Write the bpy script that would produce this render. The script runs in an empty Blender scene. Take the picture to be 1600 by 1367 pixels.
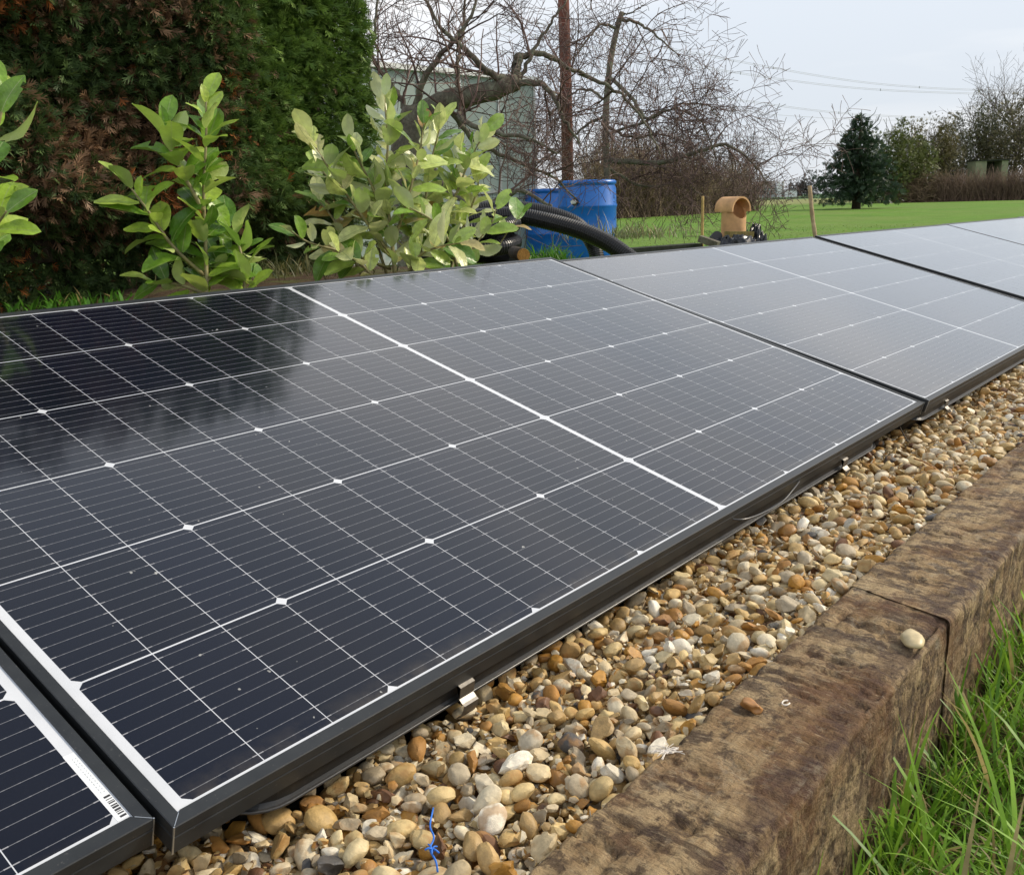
import bpy, math, random
import numpy as np
from mathutils import Vector, Matrix

# ------------------------------------------------------------------ camera, sky, sun, exposure
S = bpy.context.scene
COL = S.collection
W = np.array([[0.63527282, -0.77177559, -0.02812279],
              [-0.20339295, -0.13206822, -0.970149],
              [0.74502332, 0.62202927, -0.24087345]])      # camera right, down, forward in the world
CAM = np.array([-1.30330703, -0.64253697, 0.48047149])
FPX = 1480.7756
cam = bpy.data.cameras.new('camera')
cam.sensor_width = 36.0
cam.lens = FPX / 1600.0 * 36.0
cam.clip_start = 0.02
cam.clip_end = 5000
cam_ob = bpy.data.objects.new('camera', cam)
COL.objects.link(cam_ob)
m = Matrix.Identity(4)
for r in range(3):
    m[r][0], m[r][1], m[r][2], m[r][3] = W[0][r], -W[1][r], -W[2][r], CAM[r]
cam_ob.matrix_world = m
S.camera = cam_ob

SUN_EL = math.radians(33)
SUN_H = np.array([0.84, -0.54]); SUN_H = SUN_H / np.linalg.norm(SUN_H)
world = bpy.data.worlds.new('World')
S.world = world
world.use_nodes = True
wn = world.node_tree.nodes; wl = world.node_tree.links
wn.clear()
w_out = wn.new('ShaderNodeOutputWorld')
w_bg = wn.new('ShaderNodeBackground'); w_bg.inputs['Strength'].default_value = 0.1
w_sky = wn.new('ShaderNodeTexSky'); w_sky.sky_type = 'NISHITA'; w_sky.sun_disc = False
w_sky.sun_elevation = SUN_EL
w_sky.sun_rotation = math.atan2(SUN_H[0], SUN_H[1])
w_tc = wn.new('ShaderNodeTexCoord')
w_map = wn.new('ShaderNodeMapping'); w_map.inputs['Scale'].default_value = (1.2, 1.2, 7.0)
w_noi = wn.new('ShaderNodeTexNoise'); w_noi.inputs['Scale'].default_value = 1.3; w_noi.inputs['Detail'].default_value = 5
w_noi.inputs['Roughness'].default_value = 0.5
w_ramp = wn.new('ShaderNodeValToRGB')
w_ramp.color_ramp.elements[0].position = 0.40; w_ramp.color_ramp.elements[0].color = (5.9, 6.35, 6.95, 1)
w_ramp.color_ramp.elements[1].position = 0.62; w_ramp.color_ramp.elements[1].color = (7.9, 7.9, 8.0, 1)
w_mix = wn.new('ShaderNodeMixRGB'); w_mix.inputs['Fac'].default_value = 0.93
w_sep = wn.new('ShaderNodeSeparateXYZ'); wl.new(w_tc.outputs['Generated'], w_sep.inputs[0])
w_thin = wn.new('ShaderNodeMapRange'); w_thin.interpolation_type = 'SMOOTHSTEP'
w_thin.inputs['From Min'].default_value = 0.55; w_thin.inputs['From Max'].default_value = 0.92
w_thin.inputs['To Min'].default_value = 0.95; w_thin.inputs['To Max'].default_value = 0.25
wl.new(w_sep.outputs['Z'], w_thin.inputs['Value']); wl.new(w_thin.outputs['Result'], w_mix.inputs['Fac'])
wl.new(w_tc.outputs['Generated'], w_map.inputs['Vector'])
wl.new(w_map.outputs['Vector'], w_noi.inputs['Vector'])
wl.new(w_noi.outputs['Fac'], w_ramp.inputs['Fac'])
wl.new(w_sky.outputs['Color'], w_mix.inputs['Color1'])
# an overcast sheet is brighter higher up than near the horizon
w_lift = wn.new('ShaderNodeMath'); w_lift.operation = 'MULTIPLY_ADD'; w_lift.inputs[1].default_value = 0.75; w_lift.inputs[2].default_value = 0.97
w_sep2 = wn.new('ShaderNodeSeparateXYZ'); wl.new(w_tc.outputs['Generated'], w_sep2.inputs[0]); wl.new(w_sep2.outputs['Z'], w_lift.inputs[0])
w_mul = wn.new('ShaderNodeVectorMath'); w_mul.operation = 'SCALE'; wl.new(w_ramp.outputs['Color'], w_mul.inputs[0]); wl.new(w_lift.outputs[0], w_mul.inputs['Scale'])
wl.new(w_mul.outputs[0], w_mix.inputs['Color2'])
wl.new(w_mix.outputs['Color'], w_bg.inputs['Color'])
wl.new(w_bg.outputs['Background'], w_out.inputs['Surface'])

sun = bpy.data.lights.new('sun', 'SUN')
sun.energy = 3.0
sun.angle = math.radians(9)
sun.color = (1.0, 0.88, 0.70)
sun_ob = bpy.data.objects.new('sun', sun)
COL.objects.link(sun_ob)
sd = Vector((SUN_H[0] * math.cos(SUN_EL), SUN_H[1] * math.cos(SUN_EL), math.sin(SUN_EL)))
sun_ob.rotation_euler = sd.to_track_quat('Z', 'Y').to_euler()
sun_ob.location = (3, -4, 6)

S.view_settings.view_transform = 'Standard'
S.view_settings.look = 'None'
S.view_settings.exposure = 0.32
S.view_settings.gamma = 1.0
S.view_settings.use_curve_mapping = False
S.render.engine = 'CYCLES'
S.cycles.max_bounces = 8
S.cycles.transparent_max_bounces = 12

RNG = np.random.RandomState(7)
random.seed(7)

# ------------------------------------------------------------------ helpers
def at(x, y, d):
    """A world point: the direction of one photograph pixel, d metres deep."""
    c = np.array([(x - 800) / FPX * d, (y - 683.5) / FPX * d, d])
    return CAM + c @ W

def ray_z(x, y, z):
    r = np.array([(x - 800) / FPX, (y - 683.5) / FPX, 1.0]) @ W
    return CAM + r * (z - CAM[2]) / r[2]

def px_of(p):
    c = (np.asarray(p) - CAM) @ W.T
    return np.stack([800 + FPX * c[..., 0] / c[..., 2], 683.5 + FPX * c[..., 1] / c[..., 2], c[..., 2]], -1)

def link(o, parent=None):
    COL.objects.link(o)
    if parent is not None:
        o.parent = parent
    return o

def tag(o, label=None, cat=None, group=None, kind=None):
    if label: o['label'] = label
    if cat: o['category'] = cat
    if group: o['group'] = group
    if kind: o['kind'] = kind
    return o

def empty(name, loc=(0, 0, 0), mat=None):
    o = bpy.data.objects.new(name, None)
    o.empty_display_size = 0.1
    COL.objects.link(o)
    if mat is not None:
        o.matrix_world = mat
    else:
        o.location = [float(v) for v in loc]
    return o

def mesh_np(name, V, F, mat=None, smooth=False, col=None):
    """V (n,3); F either an (m,k) int array or a list of index lists."""
    me = bpy.data.meshes.new(name)
    V = np.asarray(V, dtype=np.float32)
    if isinstance(F, np.ndarray):
        k = F.shape[1]
        me.vertices.add(len(V)); me.vertices.foreach_set('co', V.ravel())
        me.loops.add(F.size); me.loops.foreach_set('vertex_index', F.astype(np.int32).ravel())
        me.polygons.add(len(F))
        me.polygons.foreach_set('loop_start', np.arange(0, F.size, k, dtype=np.int32))
        me.polygons.foreach_set('loop_total', np.full(len(F), k, dtype=np.int32))
        me.update(calc_edges=True)
        me.validate()
    else:
        me.from_pydata([tuple(map(float, v)) for v in V], [], [list(map(int, f)) for f in F])
    if mat is not None:
        me.materials.append(mat)
    if smooth:
        me.polygons.foreach_set('use_smooth', np.ones(len(me.polygons), dtype=bool))
    if col is not None:
        a = me.color_attributes.new('tint', 'FLOAT_COLOR', 'POINT')
        c4 = np.ones((len(V), 4), dtype=np.float32); c4[:, :3] = col
        a.data.foreach_set('color', c4.ravel())
    return me

def obj(name, me, parent=None, loc=None):
    o = bpy.data.objects.new(name, me)
    link(o, parent)
    if loc is not None: o.location = [float(v) for v in loc]
    return o

class MB:
    """collects faces of any size"""
    def __init__(s): s.v = []; s.f = []; s.n = 0; s.c = []
    def add(s, V, F, col=None):
        V = np.asarray(V, float)
        s.v.append(V); s.f.extend([[i + s.n for i in f] for f in F]); s.n += len(V)
        if col is not None: s.c.append(np.tile(np.asarray(col, float), (len(V), 1)))
    def box(s, lo, hi, col=None):
        x0, y0, z0 = lo; x1, y1, z1 = hi
        V = [(x0, y0, z0), (x1, y0, z0), (x1, y1, z0), (x0, y1, z0), (x0, y0, z1), (x1, y0, z1), (x1, y1, z1), (x0, y1, z1)]
        s.add(V, [(0, 3, 2, 1), (4, 5, 6, 7), (0, 1, 5, 4), (1, 2, 6, 5), (2, 3, 7, 6), (3, 0, 4, 7)], col)
    def beam(s, a, b, w, h, up=(0, 0, 1)):
        a = np.asarray(a, float); b = np.asarray(b, float); d = b - a; d /= np.linalg.norm(d)
        u = np.cross(d, up); u /= np.linalg.norm(u); n = np.cross(u, d)
        V = [p + su * u * w / 2 + sn * n * h / 2 for p in (a, b) for su, sn in ((-1, -1), (1, -1), (1, 1), (-1, 1))]
        s.add(V, [(0, 1, 2, 3), (7, 6, 5, 4), (0, 4, 5, 1), (1, 5, 6, 2), (2, 6, 7, 3), (3, 7, 4, 0)])
    def tube(s, pts, rad, sides=6, col=None, cap=True):
        V, F = tube(pts, rad, sides, cap); s.add(V, F, col)
    def mesh(s, name, mat, smooth=False):
        V = np.concatenate(s.v); col = np.concatenate(s.c) if s.c else None
        return mesh_np(name, V, s.f, mat, smooth, col)
    def build(s, name, mat, parent=None, smooth=False):
        return obj(name, s.mesh(name, mat, smooth), parent)

def tube(pts, rad, sides=6, cap=True):
    P = np.asarray(pts, float); n = len(P)
    R = np.broadcast_to(np.asarray(rad, float), (n,))
    T = np.gradient(P, axis=0); T /= np.linalg.norm(T, axis=1)[:, None] + 1e-12
    ref = np.array([0, 0, 1.0]) if abs(T[:, 2].mean()) < 0.75 else np.array([1.0, 0, 0])
    A = np.cross(T, ref); A /= np.linalg.norm(A, axis=1)[:, None] + 1e-12
    B = np.cross(T, A)
    an = np.arange(sides) / sides * 2 * math.pi
    V = (P[:, None] + R[:, None, None] * (A[:, None] * np.cos(an)[None, :, None] + B[:, None] * np.sin(an)[None, :, None])).reshape(-1, 3)
    F = []
    for i in range(n - 1):
        for k in range(sides):
            a = i * sides + k; b = i * sides + (k + 1) % sides
            F.append((a, b, b + sides, a + sides))
    if cap:
        F.append(tuple(range(sides - 1, -1, -1))); F.append(tuple(range((n - 1) * sides, n * sides)))
    return V, F

def spline(pts, n):
    """Catmull-Rom through pts, n samples"""
    P = np.asarray(pts, float)
    if len(P) == 2:
        return P[0] + (P[1] - P[0]) * np.linspace(0, 1, n)[:, None]
    Q = np.vstack([2 * P[0] - P[1], P, 2 * P[-1] - P[-2]])
    t = np.linspace(0, len(P) - 1 - 1e-9, n); i = t.astype(int); u = (t - i)[:, None]
    a, b, c, d = Q[i], Q[i + 1], Q[i + 2], Q[i + 3]
    return 0.5 * (2 * b + (c - a) * u + (2 * a - 5 * b + 4 * c - d) * u ** 2 + (-a + 3 * b - 3 * c + d) * u ** 3)

def lathe(prof, seg=32):
    V = []; F = []
    n = len(prof)
    for k in range(seg):
        a = 2 * math.pi * k / seg
        for r, z in prof: V.append((r * math.cos(a), r * math.sin(a), z))
    for k in range(seg):
        k2 = (k + 1) % seg
        for i in range(n - 1): F.append((k * n + i, k2 * n + i, k2 * n + i + 1, k * n + i + 1))
    return np.array(V), F

def _hash(ix, iy, iz, seed):
    h = (ix.astype(np.int64) * 374761393 + iy.astype(np.int64) * 668265263 + iz.astype(np.int64) * 2147483647 + seed * 974711) & 0xffffffff
    h = ((h ^ (h >> 13)) * 1274126177) & 0xffffffff
    h = ((h ^ (h >> 16)) * 2246822519) & 0xffffffff
    return ((h ^ (h >> 15)) & 0xffff) / 65535.0

def vnoise(P, seed=0):
    P = np.asarray(P, float); i = np.floor(P).astype(np.int64); f = P - i; f = f * f * (3 - 2 * f)
    r = 0
    for dx in (0, 1):
        for dy in (0, 1):
            for dz in (0, 1):
                w = (f[:, 0] if dx else 1 - f[:, 0]) * (f[:, 1] if dy else 1 - f[:, 1]) * (f[:, 2] if dz else 1 - f[:, 2])
                r = r + w * _hash(i[:, 0] + dx, i[:, 1] + dy, i[:, 2] + dz, seed)
    return r * 2 - 1

def fbm(P, seed=0, octv=4, gain=0.5):
    r = 0; a = 1.0; P = np.asarray(P, float)
    for o in range(octv):
        r = r + a * vnoise(P, seed + o * 17); P = P * 2.03; a *= gain
    return r

def unit(v):
    v = np.asarray(v, float); return v / (np.linalg.norm(v, axis=-1, keepdims=True) + 1e-12)

# ------------------------------------------------------------------ materials
class NT:
    def __init__(s, name):
        s.m = bpy.data.materials.new(name); s.m.use_nodes = True
        s.t = s.m.node_tree; s.n = s.t.nodes; s.l = s.t.links
        s.b = s.n['Principled BSDF']; s.out = s.n['Material Output']
    def new(s, typ, **kw):
        n = s.n.new(typ)
        for k, v in kw.items():
            if k in n.inputs: n.inputs[k].default_value = v
            else: setattr(n, k, v)
        return n
    def val(s, sock, v):
        if isinstance(v, (int, float)): sock.default_value = v
        elif isinstance(v, tuple): sock.default_value = v if len(v) == 4 or sock.type == 'VECTOR' else (*v, 1)
        else: s.l.new(v, sock)
    def set(s, **kw):
        for k, v in kw.items(): s.val(s.b.inputs[k.replace('_', ' ')], v)
    def math(s, op, a, b=None, c=None):
        n = s.n.new('ShaderNodeMath'); n.operation = op
        for i, v in enumerate((a, b, c)):
            if v is not None: s.val(n.inputs[i], v)
        return n.outputs[0]
    def coord(s, which='Object', scale=None):
        n = s.n.new('ShaderNodeTexCoord'); o = n.outputs[which]
        if scale is not None:
            mp = s.n.new('ShaderNodeMapping'); mp.inputs['Scale'].default_value = scale
            s.l.new(o, mp.inputs['Vector']); o = mp.outputs['Vector']
        return o
    def pos(s, scale=None):
        n = s.n.new('ShaderNodeNewGeometry'); o = n.outputs['Position']
        if scale is not None:
            mp = s.n.new('ShaderNodeMapping'); mp.inputs['Scale'].default_value = scale
            s.l.new(o, mp.inputs['Vector']); o = mp.outputs['Vector']
        return o
    def noise(s, vec, scale, detail=4, rough=0.55, out='Fac'):
        n = s.n.new('ShaderNodeTexNoise'); n.inputs['Scale'].default_value = scale
        n.inputs['Detail'].default_value = detail; n.inputs['Roughness'].default_value = rough
        s.l.new(vec, n.inputs['Vector']); return n.outputs[out]
    def ramp(s, fac, stops, interp='LINEAR'):
        n = s.n.new('ShaderNodeValToRGB'); cr = n.color_ramp; cr.interpolation = interp
        while len(cr.elements) < len(stops): cr.elements.new(0.5)
        for e, (p, c) in zip(cr.elements, stops):
            e.position = p; e.color = (*c, 1) if not isinstance(c, (int, float)) else (c, c, c, 1)
        s.l.new(fac, n.inputs['Fac']); return n.outputs['Color']
    def mix(s, fac, a, b, typ='MIX'):
        n = s.n.new('ShaderNodeMixRGB'); n.blend_type = typ
        s.val(n.inputs[0], fac); s.val(n.inputs[1], a); s.val(n.inputs[2], b); return n.outputs[0]
    def bump(s, h, strength=0.5, dist=0.01):
        n = s.n.new('ShaderNodeBump'); n.inputs['Strength'].default_value = strength; n.inputs['Distance'].default_value = dist
        s.l.new(h, n.inputs['Height']); s.l.new(n.outputs['Normal'], s.b.inputs['Normal'])

def simple(name, color, rough=0.6, metal=0.0, var=0.15, scale=30, bump=0.0, spec=0.5, coat=0.0):
    t = NT(name)
    c = t.coord('Object')
    n = t.noise(c, scale, 5)
    k = t.ramp(n, [(0.3, tuple(v * (1 - var) for v in color)), (0.7, tuple(min(1, v * (1 + var)) for v in color))])
    t.set(Base_Color=k, Roughness=rough, Metallic=metal, Specular_IOR_Level=spec, Coat_Weight=coat)
    if bump: t.bump(n, bump, 0.004)
    return t.m

# solar panel materials
def make_cell_mat():
    t = NT('silicon_cell')
    c = t.coord('Object'); sx = t.n.new('ShaderNodeSeparateXYZ'); t.l.new(c, sx.inputs[0])
    x, y = sx.outputs['X'], sx.outputs['Y']
    NB = 10; PITCH = 0.1816 / NB
    fr = t.math('FRACT', t.math('ADD', t.math('DIVIDE', y, PITCH), 100.0))
    dy = t.math('MULTIPLY', t.math('ABSOLUTE', t.math('SUBTRACT', fr, 0.5)), PITCH)
    line = t.math('LESS_THAN', dy, 0.00034)
    # solder pads: short bright dashes along each busbar
    fx = t.math('FRACT', t.math('ADD', t.math('DIVIDE', x, 0.0131), 100.5))
    px_ = t.math('LESS_THAN', t.math('ABSOLUTE', t.math('SUBTRACT', fx, 0.5)), 0.09)
    endp = t.math('GREATER_THAN', t.math('ABSOLUTE', x), 0.0335)
    pad = t.math('MULTIPLY', t.math('MAXIMUM', t.math('MULTIPLY', px_, 0.12), t.math('MULTIPLY', endp, 0.6)), t.math('LESS_THAN', dy, 0.0006))
    oi = t.n.new('ShaderNodeObjectInfo')
    base = t.mix(oi.outputs['Random'], (0.0020, 0.0031, 0.0080), (0.0030, 0.0048, 0.0135))
    n = t.noise(c, 900, 2)
    base = t.mix(t.math('MULTIPLY', n, 0.3), base, (0.010, 0.014, 0.028))
    col = t.mix(t.math('MULTIPLY', line, 0.75), base, (0.20, 0.205, 0.22))
    col = t.mix(t.math('MULTIPLY', pad, 0.8), col, (0.5, 0.5, 0.52))
    # thin film of dust on the glass, a little thicker along the lower edge of the module
    ps = t.pos()
    d = t.ramp(t.noise(ps, 3.0, 6, 0.65), [(0.35, 0.0), (0.8, 1.0)])
    d2 = t.ramp(t.noise(ps, 260, 3, 0.7), [(0.55, 0.0), (0.75, 1.0)])
    dust = t.math('ADD', t.math('MULTIPLY', d, 0.005), t.math('MULTIPLY', d2, 0.006))
    col = t.mix(dust, col, (0.45, 0.42, 0.37))
    sy = t.n.new('ShaderNodeSeparateXYZ'); t.l.new(ps, sy.inputs[0])
    grime = t.math('MULTIPLY', t.ramp(t.math('MULTIPLY', sy.outputs['Y'], 10.0), [(0.12, 1.0), (0.42, 0.0)]), t.ramp(t.noise(ps, 24, 5, 0.65), [(0.40, 0.0), (0.75, 1.0)]))
    col = t.mix(t.math('MULTIPLY', grime, 0.17), col, (0.40, 0.34, 0.24))
    spk = t.ramp(t.noise(ps, 70, 2, 0.5), [(0.755, 0.0), (0.775, 0.5)])
    col = t.mix(spk, col, (0.6, 0.6, 0.56))
    t.set(Base_Color=col, Roughness=0.14, Specular_IOR_Level=0.05, Coat_Weight=1.0, Coat_Roughness=0.07, Coat_IOR=1.33, Sheen_Weight=1.0, Sheen_Roughness=0.05)
    t.val(t.b.inputs['Coat Tint'], (1, 1, 1))
    return t.m
M_CELL = make_cell_mat()

def make_back_mat():
    t = NT('white_backsheet')
    n = t.noise(t.pos(), 25, 4)
    t.set(Base_Color=t.ramp(n, [(0.3, (0.56, 0.58, 0.61)), (0.7, (0.63, 0.645, 0.67))]), Roughness=0.2, Coat_Weight=1.0, Coat_Roughness=0.07, Coat_IOR=1.33, Sheen_Weight=1.0, Sheen_Roughness=0.05)
    return t.m
M_BACK = make_back_mat()

def make_frame_mat():
    t = NT('black_anodised_frame')
    p = t.pos()
    n = t.noise(p, 40, 5); n2 = t.noise(p, 420, 3)
    col = t.ramp(n, [(0.3, (0.014, 0.016, 0.018)), (0.75, (0.024, 0.027, 0.029))])
    sp = t.ramp(n2, [(0.66, 0.0), (0.72, 1.0)])
    col = t.mix(t.math('MULTIPLY', sp, 0.12), col, (0.4, 0.38, 0.34))
    t.set(Base_Color=col, Roughness=t.math('ADD', t.math('MULTIPLY', n, 0.2), 0.32), Specular_IOR_Level=0.45)
    return t.m
M_FRAME = make_frame_mat()
M_BARE = simple('bare_aluminium', (0.55, 0.57, 0.58), 0.35, 0.9, 0.1, 60)
M_STEEL = simple('stainless_clip', (0.24, 0.225, 0.205), 0.5, 1.0, 0.15, 120)

def make_plastic(name, col, rough):
    t = NT(name); p = t.pos()
    n = t.noise(p, 18, 5); n2 = t.noise(p, 300, 3, 0.7)
    c = t.ramp(n, [(0.3, col), (0.75, tuple(v * 1.5 for v in col))])
    c = t.mix(t.math('MULTIPLY', t.ramp(n2, [(0.6, 0.0), (0.75, 1.0)]), 0.09), c, (0.35, 0.31, 0.25))
    t.set(Base_Color=c, Roughness=rough); t.bump(n2, 0.15, 0.001)
    return t.m
M_TRAY = make_plastic('recycled_black_plastic', (0.010, 0.010, 0.010), 0.42)
M_PIPE = make_plastic('black_drain_pipe', (0.011, 0.011, 0.012), 0.38)
M_SHEET = make_plastic('black_polythene', (0.012, 0.013, 0.015), 0.25)
M_CABLE = make_plastic('cable_sheath', (0.03, 0.03, 0.03), 0.3)

def make_stone_mat(name, island):
    t = NT(name)
    if island:
        g = t.n.new('ShaderNodeNewGeometry'); rnd = g.outputs['Random Per Island']
    else:
        g = t.n.new('ShaderNodeObjectInfo'); rnd = g.outputs['Random']
    stops = [(0.0, (0.47, 0.31, 0.125)), (0.13, (0.62, 0.49, 0.285)), (0.25, (0.52, 0.35, 0.135)), (0.35, (0.70, 0.60, 0.41)),
             (0.45, (0.40, 0.32, 0.205)), (0.52, (0.36, 0.175, 0.040)), (0.59, (0.64, 0.475, 0.22)), (0.68, (0.80, 0.73, 0.58)),
             (0.74, (0.46, 0.235, 0.045)), (0.80, (0.50, 0.41, 0.27)), (0.86, (0.16, 0.075, 0.032)), (0.90, (0.68, 0.545, 0.30)), (0.955, (0.085, 0.080, 0.075)), (0.972, (0.64, 0.55, 0.39))]
    base = t.ramp(rnd, stops, 'CONSTANT')
    h2 = t.math('FRACT', t.math('MULTIPLY', rnd, 37.3))
    base = t.mix(1.0, base, t.ramp(h2, [(0.0, 0.72), (1.0, 1.12)]), 'MULTIPLY')
    p = t.pos()
    n = t.noise(p, 130, 5, 0.6); n2 = t.noise(p, 55, 3, 0.5)
    base = t.mix(1.0, base, t.ramp(n, [(0.3, 0.72), (0.65, 1.12)]), 'MULTIPLY')
    h3 = t.math('FRACT', t.math('MULTIPLY', rnd, 91.7))
    st = t.math('MULTIPLY', t.ramp(n2, [(0.5, 0.0), (0.62, 1.0)]), t.math('MULTIPLY', t.math('GREATER_THAN', h3, 0.55), 0.65))
    base = t.mix(st, base, (0.36, 0.19, 0.06))
    t.set(Base_Color=base, Roughness=t.math('ADD', t.math('MULTIPLY', h3, 0.3), 0.42), Specular_IOR_Level=0.4)
    t.bump(t.noise(p, 330, 5, 0.65), 0.4, 0.0025)
    return t.m
M_STONE_O = make_stone_mat('flint_stone', False)
M_STONE_I = make_stone_mat('flint_gravel', True)

def make_soil():
    t = NT('damp_soil'); p = t.pos()
    n = t.noise(p, 22, 8, 0.65)
    t.set(Base_Color=t.ramp(n, [(0.3, (0.035, 0.024, 0.014)), (0.7, (0.10, 0.072, 0.042))]), Roughness=0.9); t.bump(n, 0.8, 0.02)
    return t.m
M_SOIL = make_soil()

def make_lawn():
    t = NT('lawn_and_fields')
    p = t.pos(); sx = t.n.new('ShaderNodeSeparateXYZ'); t.l.new(p, sx.inputs[0])
    # distance along the view axis of the garden, with ragged borders
    d = t.math('ADD', t.math('MULTIPLY', sx.outputs['X'], 0.768), t.math('MULTIPLY', sx.outputs['Y'], 0.641))
    wob = t.math('MULTIPLY', t.math('SUBTRACT', t.noise(p, 0.06, 4), 0.5), 26)
    d = t.math('ADD', d, wob)
    n = t.noise(p, 1.1, 8, 0.7); n3 = t.noise(t.pos((1, 1, 1)), 0.22, 6)
    green = t.ramp(n, [(0.25, (0.075, 0.165, 0.016)), (0.5, (0.105, 0.215, 0.022)), (0.75, (0.155, 0.27, 0.038))])
    green = t.mix(t.math('MULTIPLY', t.ramp(n3, [(0.4, 0.0), (0.65, 1.0)]), 0.5), green, (0.17, 0.215, 0.055))
    rough = t.ramp(n, [(0.3, (0.17, 0.20, 0.06)), (0.7, (0.26, 0.26, 0.11))])
    crop = t.ramp(n, [(0.3, (0.04, 0.11, 0.035)), (0.7, (0.065, 0.15, 0.05))])
    f1 = t.ramp(t.math('DIVIDE', d, 400.0), [(0.185, 0.0), (0.21, 1.0)])
    f2 = t.ramp(t.math('DIVIDE', d, 400.0), [(0.36, 0.0), (0.39, 1.0)])
    col = t.mix(f1, green, rough); col = t.mix(f2, col, crop)
    # bare earth in the planted strip behind the panels
    dx = t.math('SUBTRACT', sx.outputs['Y'], 2.9); m1 = t.ramp(t.math('ABSOLUTE', dx), [(1.4, 1.0), (1.9, 0.0)])
    m2 = t.ramp(t.math('DIVIDE', sx.outputs['X'], 10.0), [(0.22, 1.0), (0.34, 0.0)])
    mm = t.math('MULTIPLY', t.math('MULTIPLY', m1, m2), t.ramp(t.noise(p, 4, 6), [(0.3, 0.5), (0.5, 1.0)]))
    col = t.mix(mm, col, t.ramp(t.noise(p, 30, 6), [(0.3, (0.045, 0.03, 0.018)), (0.7, (0.13, 0.09, 0.055))]))
    t.set(Base_Color=col, Roughness=0.9, Specular_IOR_Level=0.15)
    t.bump(t.noise(p, 14, 8, 0.75), 0.7, 0.06)
    return t.m
M_LAWN = make_lawn()

def make_sleeper():
    t = NT('old_oak_sleeper')
    p = t.pos()
    g = t.noise(t.pos((2.2, 30, 30)), 1.6, 9, 0.66)
    a = t.noise(p, 9, 6, 0.62); b = t.noise(p, 38, 7, 0.7); c = t.noise(t.pos((40, 9, 20)), 1.0, 7, 0.7)
    sx = t.n.new('ShaderNodeSeparateXYZ'); t.l.new(p, sx.inputs[0])
    col = t.ramp(g, [(0.30, (0.10, 0.058, 0.028)), (0.42, (0.26, 0.165, 0.078)), (0.56, (0.40, 0.275, 0.14)), (0.74, (0.54, 0.41, 0.24))])
    col = t.mix(t.ramp(a, [(0.42, 0.0), (0.6, 0.75)]), col, (0.46, 0.34, 0.19))
    col = t.mix(t.ramp(b, [(0.50, 0.0), (0.575, 0.85)]), col, (0.070, 0.041, 0.022))
    col = t.mix(t.math('MULTIPLY', t.ramp(c, [(0.515, 0.0), (0.585, 1.0)]), 0.75), col, (0.050, 0.028, 0.019))
    col = t.mix(t.math('MULTIPLY', t.ramp(t.noise(p, 7, 6, 0.65), [(0.5, 0.0), (0.64, 1.0)]), 0.7), col, (0.16, 0.072, 0.028))
    col = t.mix(t.math('MULTIPLY', t.ramp(t.noise(p, 3.2, 4), [(0.58, 0.0), (0.72, 1.0)]), 0.35), col, (0.24, 0.21, 0.16))
    fz = t.noise(t.pos((150, 34, 90)), 1.0, 6, 0.72)
    col = t.mix(t.math('MULTIPLY', t.ramp(fz, [(0.53, 0.0), (0.62, 1.0)]), 0.5), col, (0.075, 0.045, 0.026))
    col = t.mix(t.math('MULTIPLY', t.ramp(t.noise(t.pos((120, 40, 70)), 1.3, 5, 0.7), [(0.56, 0.0), (0.66, 1.0)]), 0.5), col, (0.46, 0.36, 0.22))
    # tar-dark band that has soaked into the outer top edge
    ed = t.math('ADD', t.math('ADD', sx.outputs['Y'], 0.352), t.math('MULTIPLY', t.math('SUBTRACT', t.noise(t.pos((6, 6, 6)), 4.0, 6, 0.7), 0.5), 0.11))
    col = t.mix(t.math('MULTIPLY', t.ramp(t.math('ABSOLUTE', ed), [(0.0, 1.0), (0.024, 0.0)]), 0.72), col, (0.055, 0.026, 0.020))
    col = t.mix(t.math('MULTIPLY', t.ramp(t.noise(p, 22, 6, 0.7), [(0.57, 0.0), (0.68, 1.0)]), 0.4), col, (0.47, 0.40, 0.28))
    t.set(Base_Color=col, Roughness=t.ramp(b, [(0.4, 0.85), (0.65, 0.6)]), Specular_IOR_Level=0.3)
    h = t.math('ADD', t.math('MULTIPLY', g, 0.8), t.math('ADD', t.math('MULTIPLY', b, -0.7), t.math('ADD', t.math('MULTIPLY', t.noise(p, 160, 5, 0.7), 0.35), t.math('MULTIPLY', fz, -0.7))))
    t.bump(h, 1.0, 0.011)
    return t.m
M_SLEEPER = make_sleeper()

def leafy(name, use_tint=True, rough=0.55, trans=0.15, spec=0.3, back=None):
    """foliage coloured by its own per-leaf tint"""
    t = NT(name)
    a = t.n.new('ShaderNodeAttribute'); a.attribute_name = 'tint'
    n = t.noise(t.pos(), 35, 3)
    col = t.mix(1.0, a.outputs['Color'], t.ramp(n, [(0.3, 0.75), (0.7, 1.2)]), 'MULTIPLY')
    t.set(Base_Color=col, Roughness=rough, Specular_IOR_Level=spec)
    if trans:
        tr = t.n.new('ShaderNodeBsdfTranslucent'); t.l.new(col, tr.inputs['Color'])
        mx = t.n.new('ShaderNodeMixShader'); mx.inputs[0].default_value = trans
        t.l.new(t.b.outputs[0], mx.inputs[1]); t.l.new(tr.outputs[0], mx.inputs[2]); t.l.new(mx.outputs[0], t.out.inputs['Surface'])
    return t.m
M_LEAFY = leafy('foliage')
M_BLADE = leafy('grass_blade', trans=0.4, rough=0.45, spec=0.35)
M_TWIG = leafy('bark_twigs', trans=0.0, rough=0.75, spec=0.3)

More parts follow.
